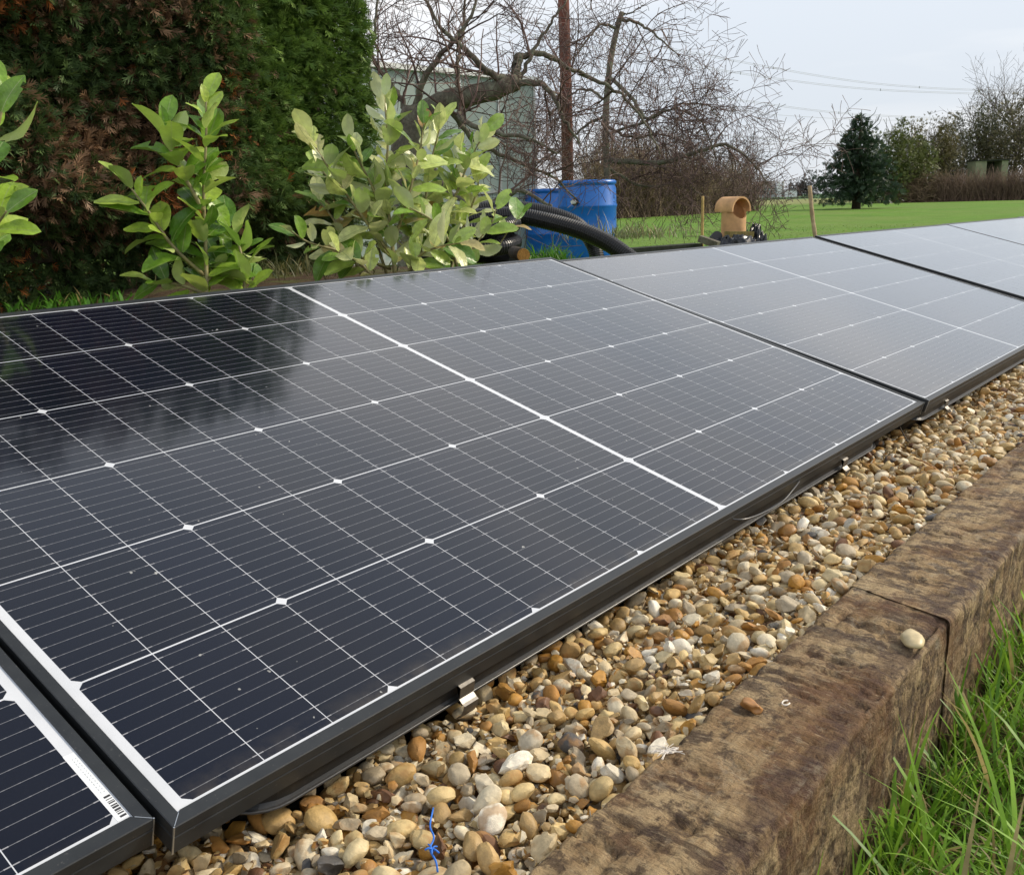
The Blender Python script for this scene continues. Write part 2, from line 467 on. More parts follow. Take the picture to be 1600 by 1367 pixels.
def make_laurel(name, stops, back):
    t = NT(name)
    oi = t.n.new('ShaderNodeObjectInfo'); g = t.n.new('ShaderNodeNewGeometry')
    c = t.coord('Object'); sx = t.n.new('ShaderNodeSeparateXYZ'); t.l.new(c, sx.inputs[0])
    front = t.ramp(oi.outputs['Random'], stops)
    h = t.math('FRACT', t.math('MULTIPLY', oi.outputs['Random'], 17.31))
    bk = t.mix(h, back, tuple(v * 0.72 for v in back))
    # pale midrib and faint side veins
    ax = t.math('ABSOLUTE', sx.outputs['Y'])
    rib = t.math('LESS_THAN', ax, 0.012)
    v = t.math('FRACT', t.math('MULTIPLY', t.math('SUBTRACT', sx.outputs['X'], t.math('MULTIPLY', ax, 0.8)), 10.0))
    vein = t.math('MULTIPLY', t.math('LESS_THAN', v, 0.1), 0.16)
    front = t.mix(t.math('MAXIMUM', t.math('MULTIPLY', rib, 0.6), vein), front, (0.36, 0.45, 0.18))
    n = t.noise(c, 5, 4); 
    front = t.mix(1.0, front, t.ramp(n, [(0.3, 0.75), (0.7, 1.2)]), 'MULTIPLY')
    hole = t.ramp(t.noise(t.pos(), 42, 3), [(0.76, 0.0), (0.78, 0.6)])
    front = t.mix(hole, front, (0.22, 0.14, 0.05))
    col = t.mix(g.outputs['Backfacing'], front, bk)
    t.set(Base_Color=col, Roughness=0.3, Specular_IOR_Level=0.6)
    t.bump(n, 0.12, 0.05)
    tr = t.n.new('ShaderNodeBsdfTranslucent'); t.l.new(front, tr.inputs['Color'])
    mx = t.n.new('ShaderNodeMixShader'); mx.inputs[0].default_value = 0.3
    t.l.new(t.b.outputs[0], mx.inputs[1]); t.l.new(tr.outputs[0], mx.inputs[2]); t.l.new(mx.outputs[0], t.out.inputs['Surface'])
    return t.m
M_LAUREL_G = make_laurel('laurel_green', [(0.0, (0.09, 0.21, 0.022)), (0.35, (0.20, 0.37, 0.036)), (0.7, (0.36, 0.53, 0.065)), (1.0, (0.52, 0.65, 0.12))], (0.55, 0.66, 0.22))
M_LAUREL_P = make_laurel('laurel_pale', [(0.0, (0.11, 0.24, 0.03)), (0.22, (0.24, 0.41, 0.06)), (0.45, (0.46, 0.60, 0.13)), (0.7, (0.68, 0.75, 0.27)), (0.94, (0.76, 0.77, 0.38)), (1.0, (0.42, 0.24, 0.06))], (0.72, 0.76, 0.44))
M_STEM = simple('laurel_stem', (0.24, 0.21, 0.09), 0.6, 0, 0.35, 60)
def make_bark(name, stops, sc=14):
    t = NT(name); p = t.pos()
    n = t.noise(p, sc, 7, 0.65); n2 = t.noise(t.pos((1, 1, .35)), sc * 4, 6, 0.7)
    t.set(Base_Color=t.mix(1.0, t.ramp(n, stops), t.ramp(n2, [(0.3, 0.6), (0.7, 1.25)]), 'MULTIPLY'), Roughness=0.85, Specular_IOR_Level=0.25)
    t.bump(n2, 0.6, 0.012); return t.m
M_BARK = make_bark('apple_bark', [(0.3, (0.075, 0.062, 0.045)), (0.5, (0.15, 0.135, 0.10)), (0.7, (0.23, 0.24, 0.165))])
M_BARK_D = make_bark('dark_bark', [(0.3, (0.03, 0.022, 0.016)), (0.7, (0.09, 0.07, 0.05))])
M_POLE = make_bark('creosoted_pole', [(0.3, (0.085, 0.030, 0.020)), (0.7, (0.17, 0.062, 0.042))], 5)
def make_blue():
    t = NT('blue_drum_plastic'); c = t.pos(); n = t.noise(c, 9, 5)
    t.set(Base_Color=t.ramp(n, [(0.3, (0.004, 0.115, 0.47)), (0.7, (0.009, 0.16, 0.58))]), Roughness=0.36)
    return t.m
M_BLUE = make_blue()
M_CLAY = simple('orange_clay', (0.60, 0.345, 0.155), 0.75, 0, 0.22, 16, 0.3)
M_WOOD = make_bark('pale_stake_wood', [(0.3, (0.36, 0.26, 0.14)), (0.7, (0.55, 0.43, 0.26))], 12)
M_BAMBOO = make_bark('bamboo', [(0.3, (0.40, 0.28, 0.10)), (0.7, (0.50, 0.36, 0.14))], 12)
M_ENDGRAIN = make_bark('orange_end_grain', [(0.3, (0.45, 0.22, 0.05)), (0.7, (0.55, 0.30, 0.08))], 60)
M_DARKBOARD = make_bark('dark_mossy_board', [(0.3, (0.018, 0.022, 0.016)), (0.7, (0.045, 0.05, 0.035))], 12)
M_MOSSWOOD = make_bark('yellow_mossy_wood', [(0.3, (0.22, 0.17, 0.05)), (0.7, (0.33, 0.26, 0.10))], 30)
M_WHITE = simple('white_paint', (0.7, 0.71, 0.7), 0.5, 0, 0.06, 8)
def make_pane():
    t = NT('milky_greenhouse_pane'); p = t.pos(); n = t.noise(p, 3, 6)
    col = t.ramp(n, [(0.3, (0.46, 0.54, 0.50)), (0.7, (0.58, 0.65, 0.62))])
    t.set(Base_Color=col, Roughness=0.25)
    tr = t.n.new('ShaderNodeBsdfTranslucent'); t.l.new(col, tr.inputs['Color'])
    mx = t.n.new('ShaderNodeMixShader'); mx.inputs[0].default_value = 0.45
    t.l.new(t.b.outputs[0], mx.inputs[1]); t.l.new(tr.outputs[0], mx.inputs[2]); t.l.new(mx.outputs[0], t.out.inputs['Surface'])
    return t.m
M_PANE = make_pane()
M_ALU = simple('aluminium_glazing_bar', (0.5, 0.52, 0.52), 0.45, 0.6, 0.1, 20)
M_WIRE = simple('overhead_wire', (0.40, 0.42, 0.44), 0.6, 0, 0.05, 5)
M_ROOFT = simple('slate_roof', (0.16, 0.15, 0.14), 0.8, 0, 0.2, 1)
M_HWALL = simple('grey_rendered_wall', (0.36, 0.37, 0.37), 0.85, 0, 0.1, 1)
M_GLASS = simple('dark_window_glass', (0.05, 0.06, 0.07), 0.15, 0, 0.1, 1)
M_BLUETWINE = simple('blue_twine', (0.02, 0.16, 0.62), 0.55, 0, 0.2, 300)
M_FLUFF = simple('white_fibre', (0.72, 0.66, 0.58), 0.8, 0, 0.15, 200)
M_INK = simple('black_ink', (0.03, 0.03, 0.035), 0.6, 0, 0.1, 200)
M_FADED = simple('faded_ink', (0.42, 0.45, 0.47), 0.6, 0, 0.1, 200)
M_LABEL = simple('white_label', (0.72, 0.74, 0.75), 0.4, 0, 0.04, 200)
M_SHED = simple('green_painted_sheet', (0.19, 0.205, 0.125), 0.7, 0, 0.2, 2)

# ------------------------------------------------------------------ ground
def sstep(a, b, x):
    t = np.clip((x - a) / (b - a), 0, 1); return t * t * (3 - 2 * t)

def ground_z(x, y):
    x = np.asarray(x, float); y = np.asarray(y, float)
    r = np.hypot(x + 1.3, y + 0.64)
    z = -0.20 + (-0.17) * sstep(3, 20, r)
    # planted bank behind the panels, falling away to the back garden
    bank = sstep(1.15, 1.75, y) * (1 - sstep(3.6, 7.0, y)) * (1 - sstep(2.0, 4.5, x)) * sstep(-0.2, 0.9, x)
    z = z + bank * 0.38
    step2 = sstep(1.2, 1.7, y) * (1 - sstep(9, 16, r)) * (1 - bank)
    z = z + step2 * 0.12
    P = np.stack([x * 0.5, y * 0.5, 0 * x], -1).reshape(-1, 3)
    z = z + 0.05 * sstep(8, 30, r) * fbm(P * 0.2, 3, 3).reshape(x.shape) * 1.0
    return z

rr = np.concatenate([[0.0], np.geomspace(0.25, 1500, 150)])
aa = np.linspace(0, 2 * math.pi, 257)[:-1]
RR, AA = np.meshgrid(rr, aa, indexing='ij')
GX = CAM[0] + RR * np.cos(AA); GY = CAM[1] + RR * np.sin(AA)
GV = np.stack([GX, GY, ground_z(GX, GY)], -1).reshape(-1, 3)
nA = len(aa); i, k = np.meshgrid(np.arange(len(rr) - 1), np.arange(nA), indexing='ij')
GF = np.stack([i * nA + k, (i + 1) * nA + k, (i + 1) * nA + (k + 1) % nA, i * nA + (k + 1) % nA], -1).reshape(-1, 4)
lawn = obj('lawn', mesh_np('lawn', GV, GF, M_LAWN, True)); tag(lawn, kind='structure')

# ------------------------------------------------------------------ gravel
def gravel_level(x, y):
    return -0.077 + 0.036 * np.clip((0.02 - y) / 0.24, -0.2, 1) + 0.004 * np.sin(3.1 * x + 1) + 0.003 * np.sin(7.3 * x + 9 * y)

gx = np.linspace(-3.2, 9.2, 320); gy = np.linspace(-0.238, 1.22, 40)
BX, BY = np.meshgrid(gx, gy, indexing='ij')
bed_drop = 0.032
BZ = gravel_level(BX, BY) - bed_drop
BV = np.stack([BX, BY, BZ], -1).reshape(-1, 3)
n2 = len(gy); i, k = np.meshgrid(np.arange(len(gx) - 1), np.arange(n2 - 1), indexing='ij')
BF = np.stack([i * n2 + k, (i + 1) * n2 + k, (i + 1) * n2 + k + 1, i * n2 + k + 1], -1).reshape(-1, 4)
bed = obj('gravel_bed', mesh_np('gravel_bed', BV, BF, M_SOIL, True)); tag(bed, kind='structure')

def ico(sub):
    import bmesh
    b = bmesh.new(); bmesh.ops.create_icosphere(b, subdivisions=sub, radius=1.0)
    V = np.array([v.co[:] for v in b.verts]); F = np.array([[v.index for v in f.verts] for f in b.faces]); b.free()
    return V, F

def stone_shapes(sub, n, seed):
    V0, F = ico(sub); out = []; rs = np.random.RandomState(seed)
    for q in range(n):
        V = V0.copy()
        ang = rs.rand() < 0.6
        for c in range(rs.randint(3, 6) if not ang else rs.randint(6, 10)):       # facets
            nn = unit(rs.randn(3)); dd = rs.uniform(0.62, 0.9) if not ang else rs.uniform(0.48, 0.8)
            s = V @ nn; over = np.maximum(0, s - dd)
            V = V - (over * (0.72 if not ang else 0.94))[:, None] * nn
        V = V * (1 + (0.12 if not ang else 0.2) * fbm(V0 * 1.5 + q * 5, q, 3))[:, None]
        V = V * np.array([1.0, rs.uniform(0.55, 0.92), rs.uniform(0.30, 0.62)])
        V -= V.mean(0); V /= np.abs(V[:, 0]).max()
        out.append(V.astype(np.float32))
    return out, F
SH2, F2 = stone_shapes(2, 18, 5)
SH3, F3 = stone_shapes(3, 18, 5)
SH1, F1 = stone_shapes(1, 18, 5)

def rotm(ax, a):
    c, s = math.cos(a), math.sin(a); m = np.eye(3)
    i, j = [(1, 2), (2, 0), (0, 1)][ax]
    m[i, i] = c; m[j, j] = c; m[i, j] = -s; m[j, i] = s
    return m

def pile(x0, x1, y0, y1, count, rs, smin, smax, cell=0.0035):
    """drop stones one by one on a height grid, each settling in the lowest of a few spots"""
    pad = 0.05
    nx = int((x1 - x0 + 2 * pad) / cell) + 1; ny = int((y1 - y0 + 2 * pad) / cell) + 1
    X = x0 - pad + np.arange(nx) * cell; Y = y0 - pad + np.arange(ny) * cell
    H = gravel_level(X[:, None], Y[None, :]) - bed_drop
    T = gravel_level(X[:, None], Y[None, :])
    res = []
    for q in range(int(count * 1.55)):
        a = smin + (smax - smin) * rs.rand() ** 2.2
        if q > count: a = rs.uniform(0.0028, 0.0058)
        if count * 0.9 < q <= count and rs.rand() < 0.3: a *= 1.22
        k = rs.randint(18); V = SH2[k]
        R = rotm(2, rs.rand() * 6.28) @ rotm(0, rs.normal(0, 0.42)) @ rotm(1, rs.normal(0, 0.42))
        flat = V[:, 2].max(); b = np.abs(V[:, 1]).max()
        rad = a * (1 + b) / 2 * 0.86; hz = a * flat
        best = None
        for c in range(5):
            cx = rs.uniform(x0, x1); cy = rs.uniform(y0, y1)
            i0 = max(0, int((cx - rad - X[0]) / cell)); i1 = min(nx, int((cx + rad - X[0]) / cell) + 2)
            j0 = max(0, int((cy - rad - Y[0]) / cell)); j1 = min(ny, int((cy + rad - Y[0]) / cell) + 2)
            dx = (X[i0:i1] - cx)[:, None]; dy = (Y[j0:j1] - cy)[None, :]
            q2 = (dx * dx + dy * dy) / (rad * rad); ok = q2 < 1
            if not ok.any(): continue
            cap = np.sqrt(np.clip(1 - q2, 0, 1)) * hz
            zz = np.where(ok, H[i0:i1, j0:j1] + cap * 0.75, -9).max()
            sc = zz - gravel_level(cx, cy)
            if best is None or sc < best[0]: best = (sc, zz, cx, cy, i0, i1, j0, j1, ok, cap)
        if best is None or best[0] > 0.010: continue
        sc, zz, cx, cy, i0, i1, j0, j1, ok, cap = best
        sub = H[i0:i1, j0:j1]; sub[ok] = np.maximum(sub[ok], zz + cap[ok] * 0.9)
        res.append((cx, cy, zz, a, k, R, hz))
    # how exposed each one is in the end
    out = []
    for (cx, cy, zz, a, k, R, hz) in res:
        ii = int((cx - X[0]) / cell); jj = int((cy - Y[0]) / cell)
        out.append((cx, cy, zz, a, k, R, H[ii, jj] - (zz + hz * 0.9)))
    return out
rs = np.random.RandomState(11)
stones = pile(-1.3, 0.5, -0.246, 0.05, 6800, rs, 0.0072, 0.0175)
stones += pile(-1.35, -0.86, 0.05, 0.32, 1900, rs, 0.0075, 0.017)
stones += pile(0.5, 2.2, -0.248, 0.055, 5600, rs, 0.0075, 0.0165)
stones += pile(2.2, 4.6, -0.25, 0.05, 3600, rs, 0.0115, 0.019)
stones += pile(0.72, 1.0, 0.05, 0.2, 420, rs, 0.0085, 0.0175)
SP = np.array([[s[0], s[1], s[2]] for s in stones]); PXY = px_of(SP)
size_px = np.array([s[3] for s in stones]) / PXY[:, 2] * FPX
vis = (PXY[:, 0] > -10) & (PXY[:, 0] < 1610) & (PXY[:, 1] < 1385) & (np.array([s[6] for s in stones]) < 0.002) & (SP[:, 1] < 0.03) & (SP[:, 1] > -0.236)
order = np.argsort(-(size_px * vis))
single = set(order[:300].tolist())
SINGLE_MESH = [mesh_np('stone', SH3[k], F3, M_STONE_O, True) for k in range(18)]
for me in SINGLE_MESH: me.set_sharp_from_angle(angle=0.42)
for q in sorted(single):
    cx, cy, zz, a, k, R, e = stones[q]
    o = obj('stone', SINGLE_MESH[k], bed)
    mm = Matrix([[*(R[r] * a), (cx, cy, zz)[r]] for r in range(3)] + [[0, 0, 0, 1]])
    o.matrix_world = mm
VV = []; FF = []; off = 0
for q, (cx, cy, zz, a, k, R, e) in enumerate(stones):
    if q in single: continue
    hi = e < 0.004 and size_px[q] > 11 and cx < 0.6
    lo = a < 0.006 or (cx > 2.2 and a < 0.013)
    V = (SH3 if hi else SH1 if lo else SH2)[k] @ (R.T * a) + np.array([cx, cy, zz]); VV.append(V); FF.append((F3 if hi else F1 if lo else F2) + off); off += len(V)
loose = obj('loose_gravel', mesh_np('loose_gravel', np.concatenate(VV), np.concatenate(FF), M_STONE_I, True), bed)
loose['kind'] = 'stuff'; loose.data.set_sharp_from_angle(angle=0.6)

# ------------------------------------------------------------------ timber sleepers
def sleeper(name, x0, x1, ylo0, ylo1, yhi0, yhi1, top, h, seed, skew, label, skew0=0.0):
    L = x1 - x0; nl = int(L / (0.004 if x0 < -1 else 0.006))
    # perimeter of a rounded rectangle, unit square corners (0..1)
    per = []
    w = yhi0 - ylo0; ny = int(w / 0.005); nz = int(h / 0.006)
    r = 0.007
    for t in np.linspace(r, w - r, ny): per.append((t, h))
    for a in np.linspace(math.pi / 2, 0, 5)[1:-1]: per.append((w - r + r * math.cos(a), h - r + r * math.sin(a)))
    for t in np.linspace(h - r, 0, nz): per.append((w, t))
    for t in np.linspace(w, 0, 6)[1:-1]: per.append((t, 0))
    for t in np.linspace(0, h - r, nz): per.append((0, t))
    for a in np.linspace(math.pi, math.pi / 2, 5)[1:-1]: per.append((r + r * math.cos(a), h - r + r * math.sin(a)))
    per = np.array(per); n = len(per)
    xs = np.linspace(0, L, nl)
    U = per[:, 0] / w
    X = x0 + xs[:, None] + 0 * U[None] ; f = (xs / L)[:, None]
    lo = ylo0 + (ylo1 - ylo0) * f; hi = yhi0 + (yhi1 - yhi0) * f
    Y = lo + (hi - lo) * U[None]
    Z = top - h + per[:, 1][None] + 0 * X
    # the ends are sawn slightly askew
    X = X + skew * (U[None] - 0.5) * f + skew0 * (U[None] - 0.5) * (1 - f)
    V = np.stack([X, Y, Z], -1).reshape(-1, 3)
    cen = np.stack([X, (lo + hi) / 2 + 0 * X, Z * 0 + top - h / 2], -1).reshape(-1, 3)
    nrm = V - cen; nrm[:, 0] = 0; nrm[:, 1] /= w; nrm[:, 2] /= h
    big = np.abs(nrm[:, 1:]).max(1, keepdims=True); nrm = np.sign(nrm) * (np.abs(nrm) > big * 0.93); nrm = unit(nrm)
    d = 0.0016 * fbm(V * np.array([6, 14, 14]), seed, 3)
    d += 0.0013 * fbm(V * np.array([22, 70, 70]), seed + 3, 3)
    # adze scoops and splits lying across / along the grain
    ad = fbm(V * np.array([95, 26, 50]), seed + 7, 3); d -= 0.0055 * np.clip(ad - 0.2, 0, 1); d += 0.0007 * fbm(V * np.array([160, 110, 140]), seed + 23, 2)
    ck = fbm(V * np.array([5, 95, 95]), seed + 11, 3); d -= 0.008 * np.clip(ck - 0.55, 0, 1)
    ee = np.minimum(V[:, 0] - x0, x1 - V[:, 0]); d = d * (0.25 + 0.75 * sstep(0.0, 0.09, ee))
    edge = np.minimum.reduce([np.abs(V[:, 2] - top) + np.minimum(np.abs(per[:, 0])[None].repeat(nl, 0).ravel(), np.abs(w - per[:, 0])[None].repeat(nl, 0).ravel())])
    wear = np.clip(1 - edge / 0.03, 0, 1) * np.clip(fbm(V * np.array([16, 16, 16]), seed + 19, 3) + 0.35, 0, 1) * sstep(0.0, 0.09, ee)
    V = V + nrm * d[:, None]
    V[:, 2] -= wear * 0.0035
    i, k = np.meshgrid(np.arange(nl - 1), np.arange(n), indexing='ij')
    F = np.stack([i * n + k, i * n + (k + 1) % n, (i + 1) * n + (k + 1) % n, (i + 1) * n + k], -1).reshape(-1, 4)
    F = [list(map(int, f_)) for f_ in F] + [list(range(n)), list(range((nl - 1) * n + n - 1, (nl - 1) * n - 1, -1))]
    o = obj(name, mesh_np(name, V, F, M_SLEEPER, True)); tag(o, label, 'timber sleeper', 'timber sleepers edging the gravel')
    return o
sleeper('timber_sleeper', -1.75, -0.152, -0.371, -0.370, -0.238, -0.238, -0.020, 0.21, 3, 0.04, 'brown weathered timber sleeper with a yellow pebble lying on its sawn end')
sleeper('timber_sleeper', -0.153, 2.25, -0.372, -0.385, -0.236, -0.252, -0.0185, 0.21, 31, 0.0, 'rougher timber sleeper with dark split top, butted behind the pebble-topped one', 0.04)
sleeper('timber_sleeper', 2.27, 4.6, -0.385, -0.395, -0.252, -0.262, -0.016, 0.21, 57, 0.0, 'farthest timber sleeper, at the end of the row')

# pebbles and scraps lying on the sleepers
def pebble(name, x, y, z, sx, k, rot, mat, label, flat=0.6):
    V = SH3[k] @ rotm(2, rot).T * sx; V[:, 2] *= flat
    o = obj(name, mesh_np(name, V - np.array([0, 0, V[:, 2].min()]), F3, mat, True))
    p = ray_z(x, y, z); o.location = p; tag(o, label, 'pebble'); return o
M_PEB_Y = simple('yellow_flint', (0.56, 0.45, 0.25), 0.45, 0, 0.2, 90)
M_PEB_O = simple('orange_flint', (0.36, 0.17, 0.05), 0.45, 0, 0.3, 90)
pebble('pebble', 1424, 1007, -0.021, 0.0205, 2, 0.4, M_PEB_Y, 'pale yellow pebble lying on the sawn end of the near sleeper', 0.55)
pebble('pebble', 1173, 1110, -0.022, 0.0125, 1, 1.2, M_PEB_O, 'small orange pebble lying midway along the near sleeper', 0.7)
c0 = ray_z(1228, 1099, -0.0195)
an = np.linspace(0, 2 * math.pi * 0.8, 14)
mb = MB(); mb.tube(np.stack([c0[0] + 0.0052 * np.cos(an), c0[1] + 0.0034 * np.sin(an), c0[2] + 0.001 + 0 * an], -1), 0.0009, 5)
tag(mb.build('shell_fragment', M_FLUFF, None, True), 'tiny white curl of shell on the near sleeper beside the orange pebble', 'shell')
c0 = ray_z(1042, 1174, -0.0185); mb = MB()
for q in range(14):
    a = RNG.uniform(-0.35, 0.35) - 0.9 + (0 if q < 11 else 1.1); l = RNG.uniform(0.012, 0.034)
    t = np.linspace(-0.5, 0.5, 6)[:, None]
    pts = c0 + np.array([math.cos(a), math.sin(a), 0]) * t * l + np.array([0, 0, 0.0015]) + RNG.normal(0, 0.0012, (6, 3)) * np.array([1, 1, 0.4])
    mb.tube(pts + RNG.normal(0, 0.0022, 3) * np.array([1, 1, 0]), 0.0004, 4)
tag(mb.build('twine_scrap', M_FLUFF), 'frayed white scrap of twine on the inner edge of the near sleeper', 'twine')

# blue twine caught in the gravel
tw = [(677, 1262, -0.052), (672, 1290, -0.047), (678, 1308, -0.041), (672, 1326, -0.040), (681, 1345, -0.043), (684, 1362, -0.05)]
mb = MB(); mb.tube(spline([ray_z(*t) for t in tw], 24), 0.0009, 5)
kp = ray_z(675, 1328, -0.038)
for q in range(5):
    a = q * 1.3; d = np.array([math.cos(a), math.sin(a), 0.4 * math.sin(q)]) * 0.006
    mb.tube(spline([kp - d * 0.3, kp + d * 0.4 + np.array([0, 0, 0.002]), kp + d], 6), 0.0008, 5)
tag(mb.build('blue_twine', M_BLUETWINE, None, True), 'knotted length of bright blue twine standing out of the gravel', 'twine')
mb = MB(); mb.tube(spline([ray_z(1395, 640, -0.05), ray_z(1405, 665, -0.045), ray_z(1418, 690, -0.048)], 8), 0.0016, 5)
tag(mb.build('fallen_twig', M_BARK_D, None, True), 'thin brown twig on the gravel in the gap between two black trays', 'twig')
mb = MB(); mb.tube(spline([ray_z(1428, 716, -0.042), ray_z(1445, 722, -0.04), ray_z(1462, 732, -0.043)], 8), 0.0018, 5)
tag(mb.build('fallen_twig', M_PEB_O, None, True), 'short reddish twig lying on the gravel between tray and sleeper', 'twig')

# ------------------------------------------------------------------ solar panels
TILT = math.radians(16.3296)
PW_, PD = 0.972, 1.134          # half length, depth
M1 = Matrix.Rotation(TILT, 4, 'X')
def pose(T, w):
    w = Vector(w); R = Matrix.Rotation(w.length, 4, w.normalized()) if w.length > 1e-9 else Matrix.Identity(4)
    c = Vector((0, PD / 2, 0))
    return M1 @ Matrix.Translation(Vector(T) + c) @ R @ Matrix.Translation(-c)
CP, CQ = 0.0788, 0.1836
def cell_mesh(kind):
    hx, hy, c = CP / 2 - 0.0005, CQ / 2 - 0.0011, 0.0065
    pts = []
    l = kind == 'l'; r = kind == 'r'
    pts += [(-hx + c, -hy), ] if l else [(-hx, -hy)]
    pts += [(hx - c, -hy), (hx, -hy + c)] if r else [(hx, -hy)]
    pts += [(hx, hy - c), (hx - c, hy)] if r else [(hx, hy)]
    pts += [(-hx + c, hy), (-hx, hy - c)] if l else [(-hx, hy)]
    if l: pts += [(-hx, -hy + c)]
    n = len(pts); V = [(x, y, 0) for x, y in pts] + [(x, y, -0.00008) for x, y in pts]
    F = [list(range(n))] + [[k, k + n, (k + 1) % n + n, (k + 1) % n][::1] for k in range(n)]
    return mesh_np('solar_cell', V, F, M_CELL)
CELLS = {k: cell_mesh(k) for k in 'lmr'}
def frame_profile(lip): return [(0.0008, 0.0), (0.0, -0.0008), (0.0, -0.0100), (0.0010, -0.0102), (0.0010, -0.0118), (0.0003, -0.0130), (0.0006, -0.030), (lip, -0.030), (lip, 0.0)]
def rail_mesh(a, b, inn, lip=0.011):
    PROF = frame_profile(lip)
    """mitred frame rail from corner a to b, inn = inward direction"""
    a = np.array(a, float); b = np.array(b, float); inn = np.array(inn, float); d = unit(b - a)
    V = []
    for s, e in ((a, 1), (b, -1)):
        for o, z in PROF: V.append(s + inn * o + d * o * e + np.array([0, 0, z]))
    n = len(PROF); F = [list(range(n - 1, -1, -1)), list(range(n, 2 * n))] + [[k, (k + 1) % n, (k + 1) % n + n, k + n] for k in range(n)]
    return mesh_np('frame_rail', V, F, M_FRAME)
RAILS = [rail_mesh((-PW_, 0, 0), (PW_, 0, 0), (0, 1, 0), 0.0135), rail_mesh((PW_, 0, 0), (PW_, PD, 0), (-1, 0, 0)),
         rail_mesh((PW_, PD, 0), (-PW_, PD, 0), (0, -1, 0), 0.0135), rail_mesh((-PW_, PD, 0), (-PW_, 0, 0), (1, 0, 0))]
mb = MB(); mb.box((-PW_ + 0.0108, 0.0108, -0.0066), (PW_ - 0.0108, PD - 0.0108, -0.0016)); BACKM = mb.mesh('backsheet', M_BACK)
def edge_mesh(sx, sy):
    """bright sawn edge of the mitred corner"""
    x = sx * PW_; y = 0 if sy < 0 else PD; iy = 1 if sy < 0 else -1; ix = -sx; e = 0.0009; mb = MB()
    mb.box((min(x - sx * e, x + sx * 0.0003), min(y - iy * 0.0003, y + iy * e), -0.030), (max(x - sx * e, x + sx * 0.0003), max(y - iy * 0.0003, y + iy * e), 0.0004))
    mb.beam((x + ix * 0.0012, y + iy * 0.0012, 0.00015), (x + ix * 0.0108, y + iy * 0.0108, 0.00015), 0.0006, 0.0006)
    return mb.mesh('mitre_edge', M_BARE)
EDGES = [edge_mesh(sx, sy) for sx in (-1, 1) for sy in (-1, 1)]
def panel(T, w, label):
    P = empty('solar_panel', mat=pose(T, w)); tag(P, label, 'solar panel', 'solar panels in the row')
    for r in RAILS: obj('frame_rail', r, P)
    for e in EDGES: obj('mitre_edge', e, P)
    obj('backsheet', BACKM, P)
    for i in range(24):
        x = (i - 12 + 0.5) * CP + (0.005 if i >= 12 else -0.005)
        for j in range(6):
            o = obj('solar_cell', CELLS['lmr'[i % 3]], P)
            o.location = (x, PD / 2 + (2.5 - j) * CQ, -0.0015)
    return P
PANELS = [((-1.9505, 0.018, 0), (0, 0, 0), 'solar panel cut off by the photo edge, with a barcode on its white border'),
          ((0, 0, 0), (0, 0, 0), 'big black solar panel reflecting the dark hedge, nearest whole panel in the row'),
          ((1.949, -0.006, -0.0104), (-0.0131, 0.0094, 0.0007), 'pale sky-reflecting solar panel between the hedge-reflecting one and the raised joint'),
          ((3.92, -0.018, -0.0189), (-0.0178, 0.0054, -0.0131), 'solar panel just beyond the thick black joint, in front of the dark fir tree'),
          ((5.875, -0.018, -0.037), (-0.0178, 0.0054, -0.0131), 'second solar panel beyond the thick black joint, running out of the photo'),
          ((7.835, -0.020, -0.052), (-0.0178, 0.0054, -0.0131), 'farthest solar panel, only its left back corner showing')]
PAN = [panel(*p) for p in PANELS]
# printed serial label on the nearest white border
lab = MB(); lab.box((PW_ - 0.0222, 0.016, -0.0016), (PW_ - 0.0125, 0.105, -0.00145)); lab_o = lab.build('serial_label', M_LABEL, PAN[0])
bars = MB(); y = 0.018; rb = np.random.RandomState(4)
while y < 0.046:
    wbar = rb.choice([0.0008, 0.0014, 0.0022]); bars.box((PW_ - 0.0185, y, -0.00145), (PW_ - 0.0132, y + wbar, -0.0013)); y += wbar + rb.choice([0.0008, 0.0012, 0.0018])
bars.build('barcode', M_INK, lab_o)
dg = MB(); y = 0.05
while y < 0.1:
    hh = rb.uniform(0.0014, 0.0024); dg.box((PW_ - 0.0178, y, -0.00145), (PW_ - 0.0178 + 0.0006, y + hh, -0.0013)); dg.box((PW_ - 0.0150, y, -0.00145), (PW_ - 0.0150 + 0.0006, y + hh * 0.7, -0.0013)); y += 0.0036
dg.build('serial_digits', M_FADED, lab_o)

